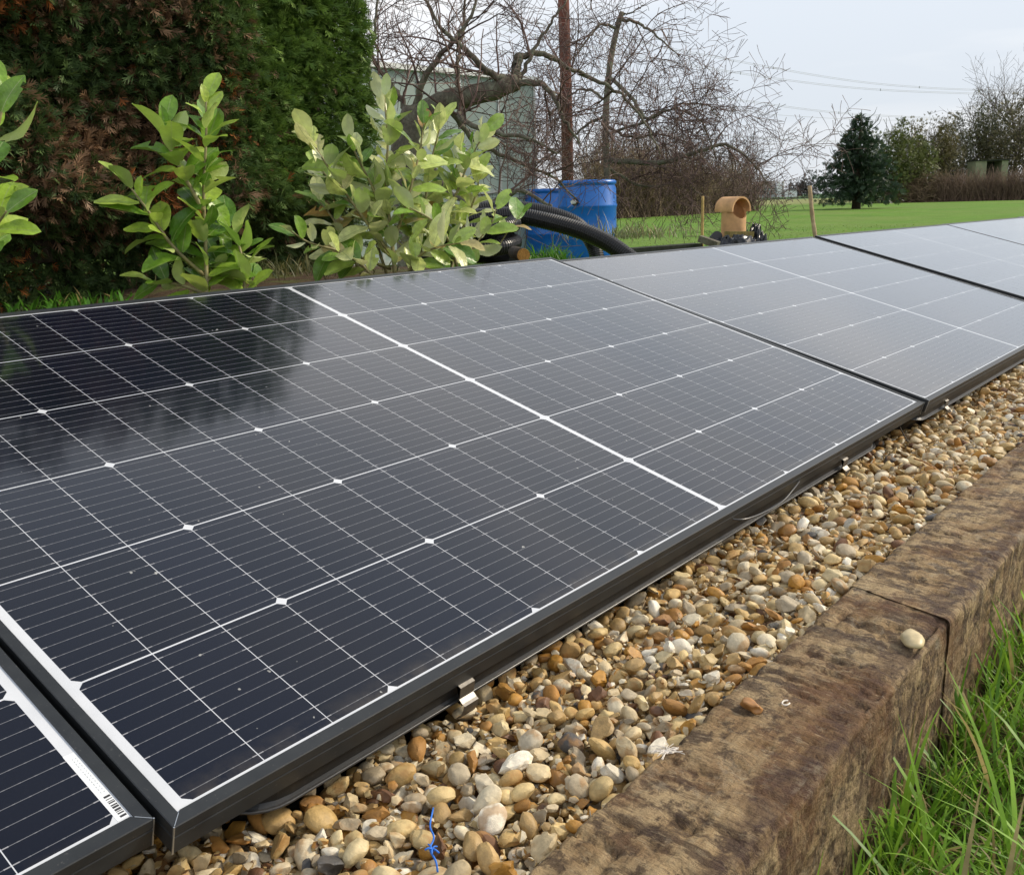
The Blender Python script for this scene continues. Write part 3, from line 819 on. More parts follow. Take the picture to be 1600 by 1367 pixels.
# ------------------------------------------------------------------ plastic ballast trays under the panels
def tray(idx, xl, xr, label, clips):
    M = pose(*PANELS[idx][:2]); T = empty('ballast_tray', mat=M); tag(T, label, 'ballast tray', 'black ballast trays under the panels')
    def ring(x0, x1, y0, y1, r, z, n=6):
        pts = []
        for (cx, cy, a0) in ((x1 - r, y0 + r, -90), (x1 - r, y1 - r, 0), (x0 + r, y1 - r, 90), (x0 + r, y0 + r, 180)):
            for k in range(n + 1):
                a = math.radians(a0 + 90 * k / n); pts.append((cx + r * math.cos(a), cy + r * math.sin(a)))
        return [(x, y, z(x, y) if callable(z) else z) for x, y in pts]
    bot = lambda x, y: -0.115 - 0.30 * y            # the tray deepens to the back; its floor lies level on the ground
    mid = lambda x, y: -0.066 - 0.05 * y
    loops = [ring(xl + 0.02, xr - 0.02, 0.050, PD - 0.06, 0.05, bot), ring(xl + 0.004, xr - 0.004, 0.024, PD - 0.04, 0.06, mid),
             ring(xl, xr, 0.012, PD - 0.03, 0.06, -0.0560), ring(xl - 0.004, xr + 0.004, 0.002, PD - 0.025, 0.06, -0.0525),
             ring(xl, xr, 0.005, PD - 0.03, 0.06, -0.0490), ring(xl + 0.002, xr - 0.002, 0.008, PD - 0.04, 0.06, -0.0307)]
    n = len(loops[0]); V = [p for l in loops for p in l]; F = [list(range(n - 1, -1, -1))]
    for a in range(len(loops) - 1):
        for k in range(n): F.append([a * n + k, a * n + (k + 1) % n, (a + 1) * n + (k + 1) % n, (a + 1) * n + k])
    obj('tub', mesh_np('tub', V, F, M_TRAY, False), T)
    lp = np.array(ring(xl - 0.006, xr + 0.006, 0.0005, PD - 0.02, 0.062, -0.0525, 8)); lp = np.vstack([lp, lp[:1]])
    V, F = tube(lp, 0.0019, 6, False); obj('rolled_rim', mesh_np('rolled_rim', V, F, M_CABLE, True), T)
    for cx in clips:
        prof = [(0.004, -0.0295), (-0.0025, -0.031), (-0.0035, -0.040), (-0.0035, -0.0455), (-0.009, -0.0485), (-0.0125, -0.0495), (-0.0130, -0.056), (-0.0105, -0.066), (-0.006, -0.071)]
        V = []; F = []
        for x in (cx - 0.0115, cx + 0.0115):
            for (yy, zz) in prof: V.append((x, yy - 0.0012, zz))
            for (yy, zz) in prof[::-1]: V.append((x, yy, zz + 0.0003))
        q = len(prof) * 2; F = [[k, (k + 1) % q, (k + 1) % q + q, k + q] for k in range(q)] + [list(range(q - 1, -1, -1)), list(range(q, 2 * q))]
        obj('spring_clip', mesh_np('spring_clip', V, F, M_STEEL), T)
    return T
tray(0, -0.80, 0.80, 'black plastic ballast tray beneath the panel with the barcode', [])
tray(1, -0.905, 0.735, 'long black ballast tray under the hedge-reflecting panel, held by two shiny clips', [-0.615, 0.50])
tray(2, -1.00, 0.735, 'black ballast tray with a rounded end under the second whole panel', [-0.795, 0.52])
tray(3, -0.93, 0.80, 'black ballast tray under the panel beyond the thick joint', [-0.6])
tray(4, -0.93, 0.80, 'black ballast tray under the second panel beyond the thick joint', [])
tray(5, -0.93, 0.80, 'black ballast tray under the farthest panel', [])
Minv = np.array(M1)[:3, :3]
def on_front(x, y, off):
    """point on the vertical plane just in front of the tray row"""
    r = np.array([(x - 800) / FPX, (y - 683.5) / FPX, 1.0]) @ W
    return CAM + r * (off - CAM[1]) / r[1]
mb = MB(); mb.tube(spline([on_front(1140, 811, 0.01), on_front(1165, 811, -0.006), on_front(1195, 800, -0.010), on_front(1222, 784, -0.009), on_front(1240, 764, -0.004), on_front(1249, 752, 0.004)], 28), 0.0019, 6)
tag(mb.build('cable', M_CABLE, None, True), 'thin black cable looping down in front of the long black tray', 'cable')

# ------------------------------------------------------------------ grass near the camera
def blades(n, xr, yr, lmin, lmax, wd, rs, zfun, segs=4, lean=0.5, dens=None, straw=0.15, tints=((0.095, 0.225, 0.016), (0.28, 0.48, 0.05))):
    x = rs.uniform(*xr, n); y = rs.uniform(*yr, n)
    if dens is not None:
        k = rs.rand(n) < dens(x, y); x, y = x[k], y[k]; n = len(x)
    z = zfun(x, y)
    L = lmin + (lmax - lmin) * rs.rand(n) ** 1.6
    clump = fbm(np.stack([x * 9, y * 9, 0 * x], -1), 5, 2)
    L = L * (1 + 0.45 * clump)
    a = rs.rand(n) * 2 * math.pi + 0.0; ln = np.abs(rs.normal(lean, 0.35, n)); cv = rs.uniform(0.3, 1.5, n)
    hd = np.stack([np.cos(a), np.sin(a)], -1); sd_ = np.stack([-np.sin(a + rs.normal(0, .5, n)), np.cos(a)], -1)
    P = np.stack([x, y, z], -1); V = np.zeros((n, segs * 2 + 1, 3))
    ang = ln.copy(); cur = P.copy(); st = L / segs
    for s in range(segs + 1):
        t = s / segs; w = wd * (1 - t ** 2.2) * (0.55 + 0.45 * min(1, t * 3)) * (0.7 + 0.6 * ((L - lmin) / (lmax - lmin + 1e-9)).clip(0, 1))
        if s < segs:
            for e, sg in ((0, -1), (1, 1)):
                V[:, s * 2 + e, :2] = cur[:, :2] + sg * sd_ * (w / 2)[:, None]; V[:, s * 2 + e, 2] = cur[:, 2]
            cur[:, :2] += hd * (np.sin(ang) * st)[:, None]; cur[:, 2] += np.cos(ang) * st; ang = ang + cv / segs
        else: V[:, -1] = cur
    nv = segs * 2 + 1; base = (np.arange(n) * nv)[:, None, None]
    tri = []
    for s in range(segs - 1): tri += [(2 * s, 2 * s + 1, 2 * s + 3), (2 * s, 2 * s + 3, 2 * s + 2)]
    tri += [(2 * segs - 2, 2 * segs - 1, 2 * segs)]
    F = (base + np.array(tri)[None]).reshape(-1, 3)
    k = rs.rand(n)[:, None]; c = np.array(tints[0]) * (1 - k) + np.array(tints[1]) * k
    c = c * (1 + 0.25 * clump)[:, None]
    q = rs.rand(n) < straw; c[q] = np.array([0.36, 0.29, 0.12]) * rs.uniform(0.6, 1.2, (q.sum(), 1))
    cols = np.repeat(c, nv, 0)
    return V.reshape(-1, 3), F, cols
def merge(parts):
    VV, FF, CC, o = [], [], [], 0
    for V, F, c in parts: VV.append(V); FF.append(F + o); CC.append(c); o += len(V)
    return np.concatenate(VV), np.concatenate(FF), np.concatenate(CC)
rg = np.random.RandomState(21)
gz = lambda x, y: ground_z(x, y) - 0.005
V, F, c = merge([blades(17000, (-0.85, 1.0), (-0.98, -0.378), 0.03, 0.105, 0.0034, rg, gz),
                 blades(900, (-0.75, 1.6), (-0.42, -0.376), 0.08, 0.19, 0.0042, rg, gz, 6, 0.3),
                 blades(260, (-0.55, 0.9), (-0.62, -0.42), 0.12, 0.22, 0.0046, rg, gz, 6, 0.45),
                 blades(9000, (-2.0, 4.5), (-2.2, -0.39), 0.05, 0.12, 0.005, rg, gz)])
tag(obj('grass', mesh_np('grass', V, F, M_BLADE, False, c)), 'long green grass growing against the outer side of the sleepers', 'grass', kind='stuff')

# ------------------------------------------------------------------ lawn blades beyond the panels
def wedge(n, d0, d1, x0, x1, rs):
    d = np.sqrt(rs.uniform(d0 ** 2, d1 ** 2, n)); px = rs.uniform(x0, x1, n)
    c = (px - 800) / FPX * d
    p = CAM[None] + c[:, None] * W[0] + d[:, None] * W[2] * np.array([1, 1, 0])
    return p[:, 0], p[:, 1]
def blades_at(x, y, **kw):
    rs = kw.pop('rs'); n = len(x)
    class R2:
        pass
    V, F, c = blades(n, (0, 1), (0, 1), rs=rs, zfun=lambda a, b: 0 * a, **kw)
    nv = len(V) // n
    V = V.reshape(n, nv, 3); root = V[:, :2].mean(1, keepdims=True); V = V - root + np.stack([x, y, ground_z(x, y)], -1)[:, None]
    return V.reshape(-1, 3), F, c
x1, y1 = wedge(7000, 9, 26, 930, 1640, rg)
V, F, c = blades_at(x1, y1, rs=rg, lmin=0.02, lmax=0.06, wd=0.014, segs=3, straw=0.02, lean=0.9, tints=((0.095, 0.19, 0.025), (0.17, 0.28, 0.045)))
tag(obj('lawn_grass', mesh_np('lawn_grass', V, F, M_BLADE, False, c)), 'short mown grass of the lawn beyond the panels', 'grass', kind='stuff')

# ------------------------------------------------------------------ conifer hedge
HX0, HX1, HY0, HY1, HZ0, HZ1 = -3.2, 2.05, 3.0, 4.5, 0.22, 2.72
hedge = empty('conifer_hedge', (0.2, 3.6, 0.15)); tag(hedge, 'tall clipped conifer hedge, browning on the left, behind the laurels', 'hedge')
def hed(name, me): o = obj(name, me, hedge); o.matrix_parent_inverse = Matrix.Translation(hedge.location).inverted(); return o
def sprays(n, P, N, size, rs, tint, blades_n=4, droop=0.25, thin=0.16, ang=0.85):
    """flat feathery sprays: an axis with narrow side leaflets"""
    D = unit(N + rs.normal(0, 0.75, (n, 3)) + np.array([0, 0, -droop])); 
    A = unit(np.cross(D, rs.normal(0, 1, (n, 3))))
    L = size * rs.uniform(0.6, 1.3, n)
    VV = []; k = 0
    for b in range(blades_n * 2 + 1):
        if b == 0: o0 = P; dv = D; ll = L; wv = 0.06
        else:
            j = (b + 1) // 2; sg = 1 if b % 2 else -1; t = j / (blades_n + 0.6)
            o0 = P + D * (L * t * 0.8)[:, None]; dv = unit(D * 0.85 + sg * A * ang + rs.normal(0, 0.14, (n, 3))); ll = L * (0.62 - 0.35 * t); wv = thin
        nn = np.cross(dv, np.cross(D, A)); nn = unit(nn)
        w = (ll * wv)[:, None] * nn
        VV.append(np.stack([o0, o0 + dv * (ll * 0.55)[:, None] + w, o0 + dv * ll[:, None], o0 + dv * (ll * 0.55)[:, None] - w], 1))
    V = np.stack(VV, 1)       # n, blades, 4, 3
    m_ = V.shape[1]
    F = (np.arange(n * m_) * 4)[:, None] + np.arange(4)[None]
    c = np.repeat(tint, m_ * 4, 0)
    return V.reshape(-1, 3), F, c
def hedge_tint(P, rs):
    n = len(P)
    right = sstep(0.95, 1.6, P[:, 0]) * sstep(0.25, 0.8, P[:, 2])
    left = (1 - sstep(0.9, 1.6, P[:, 0])) * sstep(0.28, 0.5, P[:, 2])
    pr = 0.10 + left * (0.34 + 0.75 * np.clip(fbm(P * np.array([3.2, 3.2, 3.8]), 41, 3), -0.4, 0.8))
    brown = rs.rand(n) < pr * (1 - right * 0.93)
    k = rs.rand(n)[:, None]
    g = np.array([0.030, 0.056, 0.018]) * (1 - k) + np.array([0.080, 0.125, 0.036]) * k
    g2 = np.array([0.055, 0.105, 0.020]) * (1 - k) + np.array([0.130, 0.205, 0.040]) * k
    g = g * (1 - right[:, None]) + g2 * right[:, None]
    b = np.array([0.080, 0.050, 0.028]) * (1 - k) + np.array([0.24, 0.145, 0.080]) * k
    rust = (fbm(P * 5.0, 77, 2) > 0.42) & (rs.rand(n) < 0.7)
    b[rust] = np.array([0.30, 0.105, 0.032]) * (0.5 + 0.8 * k[rust])
    g[brown] = b[brown]
    return g
def face_pts(n, kind, rs, zr, xr=None):
    if kind == 'front':
        x = rs.uniform(*(xr or (HX0, HX1)), n); z = rs.uniform(*zr, n)
        bulge = 0.13 * fbm(np.stack([x * 1.7, z * 1.7, 0 * x], -1), 9, 3) + 0.05 * fbm(np.stack([x * 7, z * 7, 0 * x], -1), 19, 2)
        bulge = bulge * (1 - 0.65 * sstep(1.0, 1.8, x))
        sk = 0.28 * (1 - sstep(0.25, 0.55, z))
        y = HY0 + bulge + sk + np.abs(rs.normal(0, 0.07, n)); N = np.tile([0, -1, 0.1], (n, 1))
    elif kind == 'end':
        y = rs.uniform(HY0, HY1, n); z = rs.uniform(*zr, n); x = HX1 - np.abs(rs.normal(0, 0.05, n)) + 0.04 * fbm(np.stack([y * 5, z * 5, 0 * y], -1), 29, 2); N = np.tile([1, 0, 0.2], (n, 1))
    else:
        x = rs.uniform(HX0, HX1, n); y = rs.uniform(HY0, HY1, n); z = HZ1 - np.abs(rs.normal(0, 0.05, n)); N = np.tile([0, 0, 1], (n, 1))
    return np.stack([x, y, z], -1), N.astype(float)
rh = np.random.RandomState(5); parts = []
for n, kind, zr, xr, size in ((36000, 'front', (0.12, 1.65), (-0.15, HX1), 0.072), (3800, 'end', (0.25, 1.7), None, 0.055), (9000, 'front', (1.65, HZ1), None, 0.085),
                              (3200, 'front', (0.25, 1.65), (HX0, -0.15), 0.11), (3600, 'end', (0.9, HZ1), None, 0.07), (3000, 'top', None, None, 0.075)):
    P, N = face_pts(n, kind, rh, zr, xr); parts.append(sprays(n, P, N, size, rh, hedge_tint(P, rh) * 1.4, 4, 0.25, 0.065, 0.5))
V, F, c = merge(parts)
hed('foliage', mesh_np('foliage', V, F, M_LEAFY, False, c))
# the dense brown inside of the hedge: thousands of bare dead twigs round a dark body
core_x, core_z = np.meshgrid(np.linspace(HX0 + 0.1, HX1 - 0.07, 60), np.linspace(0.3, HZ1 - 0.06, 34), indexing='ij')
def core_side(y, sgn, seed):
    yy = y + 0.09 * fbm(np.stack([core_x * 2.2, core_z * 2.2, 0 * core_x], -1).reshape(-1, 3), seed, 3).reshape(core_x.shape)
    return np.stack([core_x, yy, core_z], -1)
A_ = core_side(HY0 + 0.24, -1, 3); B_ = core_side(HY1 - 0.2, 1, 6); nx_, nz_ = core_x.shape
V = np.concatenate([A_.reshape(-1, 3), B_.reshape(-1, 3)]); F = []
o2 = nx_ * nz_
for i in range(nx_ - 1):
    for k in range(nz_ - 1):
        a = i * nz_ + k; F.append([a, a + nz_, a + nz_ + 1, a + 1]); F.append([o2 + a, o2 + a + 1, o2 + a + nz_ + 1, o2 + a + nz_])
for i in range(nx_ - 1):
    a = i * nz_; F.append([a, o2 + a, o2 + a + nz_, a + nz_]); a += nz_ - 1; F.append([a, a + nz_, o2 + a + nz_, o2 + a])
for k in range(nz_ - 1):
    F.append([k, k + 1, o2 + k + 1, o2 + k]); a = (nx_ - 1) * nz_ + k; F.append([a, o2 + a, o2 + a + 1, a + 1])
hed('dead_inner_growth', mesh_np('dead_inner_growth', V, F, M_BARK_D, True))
mb = MB(); n = 2600; P, N = face_pts(n, 'front', rh, (0.3, 1.6), (-0.1, 1.75))
for q in range(n):
    d = unit(np.array([rh.normal(0, 0.8), -0.5, rh.normal(0.1, 0.6)])); l = rh.uniform(0.03, 0.11)
    p0 = P[q] + np.array([0, 0.05, 0]); V, F = tube([p0, p0 + d * l * 0.5 + rh.normal(0, 0.006, 3), p0 + d * l], [0.0016, 0.0012, 0.0006], 3, False)
    k = rh.rand(); mb.add(V, F, np.array([0.10, 0.065, 0.04]) * (1 - k) + np.array([0.26, 0.19, 0.13]) * k)
hed('dead_twigs', mb.mesh('dead_twigs', M_TWIG))
for q, (x, y) in enumerate(((-1.4, 3.5), (-0.3, 3.42), (0.62, 3.4), (0.95, 3.5), (1.6, 3.5))):
    V, F = tube(spline([(x, y, -0.05), (x + 0.03, y + 0.02, 0.4), (x - 0.02, y + 0.05, 1.2), (x, y + 0.1, 2.3)], 10), np.linspace(0.07, 0.03, 10), 9)
    hed('trunk', mesh_np('trunk', V, F, M_BARK_D, True))
rw = np.random.RandomState(8)
def weeds(name, px, py, d, n, spread, l0, l1, label, cat='weeds', tints=((0.05, 0.15, 0.015), (0.11, 0.28, 0.03)), wd=0.006):
    c0 = at(px, py, d); x = c0[0] + rw.normal(0, spread, n); y = c0[1] + rw.normal(0, spread, n)
    V, F, c = blades(n, (0, 1), (0, 1), l0, l1, wd, rw, lambda a, b: 0 * a, 4, 0.5, straw=0.03, tints=tints)
    nv = len(V) // n; V = V.reshape(n, nv, 3); V = V - V[:, :2].mean(1, keepdims=True) + np.stack([x, y, np.full(n, c0[2])], -1)[:, None]
    return tag(obj(name, mesh_np(name, V.reshape(-1, 3), F, M_BLADE, False, c)), label, cat, kind='stuff')
weeds('weeds', 115, 478, 3.7, 260, 0.13, 0.03, 0.07, 'bright green weeds in the gap under the left of the hedge', wd=0.012)
weeds('weeds', 455, 428, 3.6, 400, 0.16, 0.04, 0.10, 'mixed low weeds between the two laurel bushes', tints=((0.05, 0.07, 0.02), (0.16, 0.15, 0.06)), wd=0.006)
weeds('grass_tuft', 862, 412, 5.6, 420, 0.07, 0.06, 0.15, 'tuft of grass in front of the blue barrels', 'grass tuft', wd=0.006)
weeds('weeds', 980, 372, 9.0, 500, 0.25, 0.08, 0.22, 'scruffy pale weeds on the lawn right of the barrels', tints=((0.10, 0.15, 0.05), (0.28, 0.25, 0.14)), wd=0.01)

# ------------------------------------------------------------------ laurels
def leaf_mesh(curl, fold, wid, mat, ragged=0):
    nu, nv = 9, 5; V = []
    for i in range(nu):
        t = i / (nu - 1); w = wid * (max(0.0, math.sin(math.pi * min(1, t * 0.95 + 0.03))) ** 0.62) * (0.9 + 0.12 * t) + 0.004
        if t > 0.96: w *= 0.5
        for k in range(nv):
            s = (k / (nv - 1) - 0.5) * 2
            x = t; y = s * w; z = fold * abs(s) * w * 1.2 - curl * t * t * 0.5 + 0.02 * math.sin(9 * t + 3 * s) * abs(s) + 0.01 * math.sin(17 * t) * s
            V.append((x, y, z))
    F = []
    for i in range(nu - 1):
        for k in range(nv - 1):
            if ragged and (i * 7 + k * 3 + ragged) % 11 == 0 and k in (0, nv - 2): continue
            a = i * nv + k; F.append([a, a + nv, a + nv + 1, a + 1])
    return mesh_np('leaf', V, F, mat, True)
def leaf_set(mat): return [leaf_mesh(cu, fo, wi, mat, rg_) for cu, fo, wi, rg_ in ((0.25, 0.3, 0.265, 0), (0.45, 0.2, 0.285, 0), (-0.1, 0.4, 0.25, 0), (0.15, 0.15, 0.30, 0), (0.85, 0.25, 0.275, 2), (0.35, 0.1, 0.25, 0), (0.3, 0.45, 0.28, 5))]
LEAF_G = leaf_set(M_LAUREL_G); LEAF_P = leaf_set(M_LAUREL_P)
def laurel(label, base, stems, leaves, size, seed, rad=0.006, tilt_cam=0.0):
    rs = np.random.RandomState(seed); T = empty('laurel_bush', base); tag(T, label, 'laurel', 'young laurel bushes behind the panels')
    inv = Matrix.Translation(T.location).inverted()
    for st in stems:
        pts = np.array([at(*p) for p in st['p']]); n = 14; C_ = spline(pts, n)
        r0 = st.get('r', rad); o = obj('stem', mesh_np('stem', *tube(C_, np.linspace(r0, r0 * 0.35, n), 6), M_STEM, True), T); o.matrix_parent_inverse = inv
        seg = np.linalg.norm(np.diff(C_, axis=0), axis=1); s = np.r_[0, np.cumsum(seg)]; Ltot = s[-1]
        t0 = st.get('from', 0.15); step = st.get('step', 0.024); ph = rs.rand() * 6.28; dist = t0 * Ltot; kk = 0
        while dist <= Ltot:
            f = dist / Ltot; p = np.array([np.interp(dist, s, C_[:, a]) for a in range(3)])
            j = min(n - 2, max(0, int(f * (n - 1)))); d = unit(C_[j + 1] - C_[j])
            ph += 2.4 + rs.normal(0, 0.3)
            a1 = unit(np.cross(d, [0.3, 0.2, 1])); a2 = np.cross(d, a1); side = a1 * math.cos(ph) + a2 * math.sin(ph)
            tip = sstep(0.75, 1.0, f)
            ld = unit(d * (0.55 + 0.75 * tip + rs.normal(0, 0.15)) + side * (1.0 - 0.45 * tip) + np.array([0, 0, 0.12]) + rs.normal(0, 0.12, 3))
            # the blade turns its face up and towards the light
            up = np.array([0, 0, 1.0]) * 0.7 + d * 0.6 + sd_np * 0.45 - W[2] * tilt_cam + rs.normal(0, 0.42, 3)
            if rs.rand() < st.get('flip', 0.18) * 0.7: up = -up
            yv = unit(np.cross(up, ld)); zv = np.cross(ld, yv)
            L = size * rs.choice([0.55, 0.75, 0.9, 1.0, 1.1]) * rs.uniform(0.9, 1.1) * (1 - 0.25 * tip)
            o = obj('leaf', leaves[rs.randint(len(leaves))], T)
            p1 = p + ld * 0.008
            o.matrix_parent_inverse = inv
            o.matrix_basis = Matrix([[ld[r] * L, yv[r] * L, zv[r] * L, p1[r]] for r in range(3)] + [[0, 0, 0, 1]])
            dist += step * 0.72 * rs.uniform(0.7, 1.3)
    return T
sd_np = np.array(sd[:])
laurel('dark green young laurel with three leafy shoots, in front of the browned hedge', at(322, 470, 2.62),
       [dict(p=[(322, 475, 2.62), (322, 400, 2.62), (318, 300, 2.6), (322, 220, 2.58), (322, 150, 2.56)], r=0.0065, **{'from': 0.03}, step=0.017),
        dict(p=[(318, 330, 2.6), (285, 270, 2.56), (262, 225, 2.54), (258, 195, 2.54)], **{'from': 0.25}, step=0.018),
        dict(p=[(318, 430, 2.62), (270, 385, 2.55), (228, 325, 2.5), (195, 282, 2.48)], **{'from': 0.22}, step=0.018),
        dict(p=[(385, 470, 2.68), (380, 420, 2.68), (372, 380, 2.68), (350, 345, 2.68)], **{'from': 0.05}, step=0.017),
        dict(p=[(322, 440, 2.62), (350, 410, 2.7), (390, 385, 2.75)], step=0.019),
        dict(p=[(322, 460, 2.62), (280, 445, 2.6), (240, 440, 2.58)], step=0.022)], LEAF_G, 0.112, 3, tilt_cam=0.75)
laurel('large pale laurel bush full of yellowing leaves, left of the black drain pipes', at(612, 440, 3.2),
       [dict(p=[(618, 440, 3.2), (612, 370, 3.2), (603, 290, 3.18), (606, 220, 3.16), (600, 150, 3.15)], r=0.0075, **{'from': 0.08}, step=0.0175, flip=0.4),
        dict(p=[(612, 400, 3.2), (560, 330, 3.1), (515, 265, 3.05), (478, 205, 3.0)], **{'from': 0.12}, step=0.019, flip=0.4),
        dict(p=[(612, 380, 3.2), (585, 300, 3.15), (560, 250, 3.1), (545, 215, 3.1)], step=0.02, flip=0.4),
        dict(p=[(610, 420, 3.2), (540, 395, 3.05), (485, 380, 2.95), (455, 362, 2.9)], **{'from': 0.3}, step=0.026, flip=0.3),
        dict(p=[(640, 440, 3.3), (662, 330, 3.3), (672, 260, 3.3), (690, 190, 3.28)], r=0.006, step=0.018, flip=0.25),
        dict(p=[(640, 420, 3.3), (700, 330, 3.35), (730, 260, 3.35), (758, 205, 3.33)], r=0.006, step=0.018, flip=0.3),
        dict(p=[(615, 380, 3.2), (640, 300, 3.15), (655, 240, 3.15), (662, 195, 3.15)], step=0.02, flip=0.35),
        dict(p=[(718, 430, 3.2), (700, 375, 3.15), (676, 345, 3.12), (640, 325, 3.1)], step=0.023, flip=0.2),
        dict(p=[(716, 430, 3.25), (745, 380, 3.25), (768, 350, 3.25), (775, 325, 3.25)], r=0.004, step=0.022, flip=0.3),
        dict(p=[(770, 400, 3.3), (795, 360, 3.3), (818, 330, 3.3)], r=0.003, **{'from': 0.5}, step=0.03, flip=0.3),
        dict(p=[(590, 440, 3.1), (560, 410, 3.05), (530, 395, 3.0)], step=0.022, flip=0.2),
        dict(p=[(605, 430, 3.25), (575, 350, 3.25), (530, 300, 3.25), (500, 262, 3.25)], **{'from': 0.2}, step=0.02, flip=0.3),
        dict(p=[(640, 440, 3.35), (650, 350, 3.4), (700, 285, 3.42), (722, 240, 3.42)], **{'from': 0.2}, step=0.02, flip=0.35),
        dict(p=[(700, 440, 3.35), (722, 360, 3.4), (745, 300, 3.4), (748, 262, 3.4)], **{'from': 0.2}, step=0.021, flip=0.3),
        dict(p=[(630, 440, 3.15), (655, 400, 3.1), (690, 385, 3.05), (720, 380, 3.0)], step=0.022, flip=0.2),
        dict(p=[(570, 440, 3.15), (525, 350, 3.2), (495, 310, 3.2)], **{'from': 0.3}, step=0.022, flip=0.2)], LEAF_P, 0.108, 4, tilt_cam=0.85)
laurel('bright laurel shoot half cut off by the photo edge, before the hedge', at(-40, 500, 2.0),
       [dict(p=[(-45, 520, 2.0), (-35, 400, 1.98), (-20, 270, 1.95), (2, 175, 1.93), (8, 135, 1.93)], r=0.006, **{'from': 0.25}, step=0.034, flip=0.3),
        dict(p=[(-40, 440, 2.0), (-15, 370, 1.95), (10, 330, 1.92)], **{'from': 0.5}, step=0.022, flip=0.1),
        dict(p=[(-45, 470, 2.0), (-90, 380, 2.0), (-120, 300, 2.0)], step=0.022)], LEAF_G, 0.098, 9, tilt_cam=1.0)

# ------------------------------------------------------------------ bare trees
def grow(mb, p, d, L, r, level, rs, cfg, tint):
    """one branch and, recursively, its side branches"""
    n = cfg['seg'][level]; pts = [p]; dirs = [d]; st = L / n
    for q in range(n):
        d = unit(d + rs.normal(0, cfg['wob'][level], 3) + np.array([0, 0, cfg['grav'][level] * (q + 1) / n])); p = p + d * st; pts.append(p); dirs.append(d)
    rad = np.linspace(r, max(r * 0.35, cfg['rmin']), n + 1)
    k = rs.rand(); col = np.array(tint[0]) * (1 - k) + np.array(tint[1]) * k
    V, F = tube(pts, rad, cfg['sides'][level], False); mb.add(V, F, col)
    if level + 1 < len(cfg['num']):
        m_ = cfg['num'][level + 1]; m_ = rs.poisson(m_ * L / cfg['ref'][level]) + 1
        for q in range(m_):
            t = rs.uniform(cfg['t0'][level], 1.0) * n; i = min(n - 1, int(t)); pp = pts[i] + (pts[i + 1] - pts[i]) * (t - i)
            side = unit(np.cross(dirs[i], rs.normal(0, 1, 3))); dd = unit(dirs[i] * cfg['fwd'] + side + np.array([0, 0, cfg['lift'][level]]))
            grow(mb, pp, dd, cfg['len'][level + 1] * rs.uniform(0.5, 1.3), rad[i] * cfg['thin'], level + 1, rs, cfg, tint)
def limb(mb, p, r, rs, cfg, tint, n=22, sides=9, dens=1.0):
    C_ = spline([at(*q) for q in p], n); C_[1:-1] += rs.normal(0, 0.007, (n - 2, 3)); rad = np.linspace(r[0], r[1], n) * (0.8 if r[0] < 0.09 else 1.0)
    mb_limb.tube(C_, rad, sides, np.array(tint[0]))
    L = np.linalg.norm(np.diff(C_, axis=0), axis=1).sum(); m_ = int(cfg['num'][0] * L * dens)
    for q in range(m_):
        t = rs.uniform(0.12, 1.0) * (n - 1); i = min(n - 2, int(t)); pp = C_[i] + (C_[i + 1] - C_[i]) * (t - i); d = unit(C_[i + 1] - C_[i])
        dd = unit(d * 0.5 + unit(np.cross(d, rs.normal(0, 1, 3))) + np.array([0, 0, cfg['lift0']]))
        grow(mb, pp, dd, cfg['len'][0] * rs.uniform(0.5, 1.3), min(rad[i] * 0.45, 0.0105), 0, rs, cfg, tint)
APPLE = dict(num=[6.6, 6.0, 5.0], ref=[0.75, 0.4], seg=[7, 5, 3], wob=[0.15, 0.15, 0.13], grav=[0.03, 0.0, 0.0], sides=[5, 3, 3], t0=[0.15, 0.2], fwd=0.5,
             lift=[0.15, 0.1], len=[0.75, 0.38, 0.17], thin=0.6, rmin=0.0022, lift0=0.55)
TINT_A = ((0.065, 0.038, 0.036), (0.21, 0.135, 0.115))
ra = np.random.RandomState(12)
apple = empty('apple_tree', at(650, 470, 7.6)); tag(apple, 'old leafless apple tree with a thick mossy sideways limb, behind the pale laurel', 'bare tree')
def part_of(T, name, me):
    o = obj(name, me, T); o.matrix_parent_inverse = Matrix.Translation(T.location).inverted(); return o
V, F = tube(spline([at(652, 475, 7.6), at(650, 400, 7.6), at(640, 290, 7.55), at(636, 235, 7.5), at(650, 175, 7.5)], 20), np.linspace(0.16, 0.115, 20) , 14)
V = V + 0.02 * fbm(V * 6, 5, 3)[:, None] * unit(V - V.mean(0)); part_of(apple, 'trunk', mesh_np('trunk', V, F, M_BARK, True))
mb_limb = MB(); tw_a = MB()
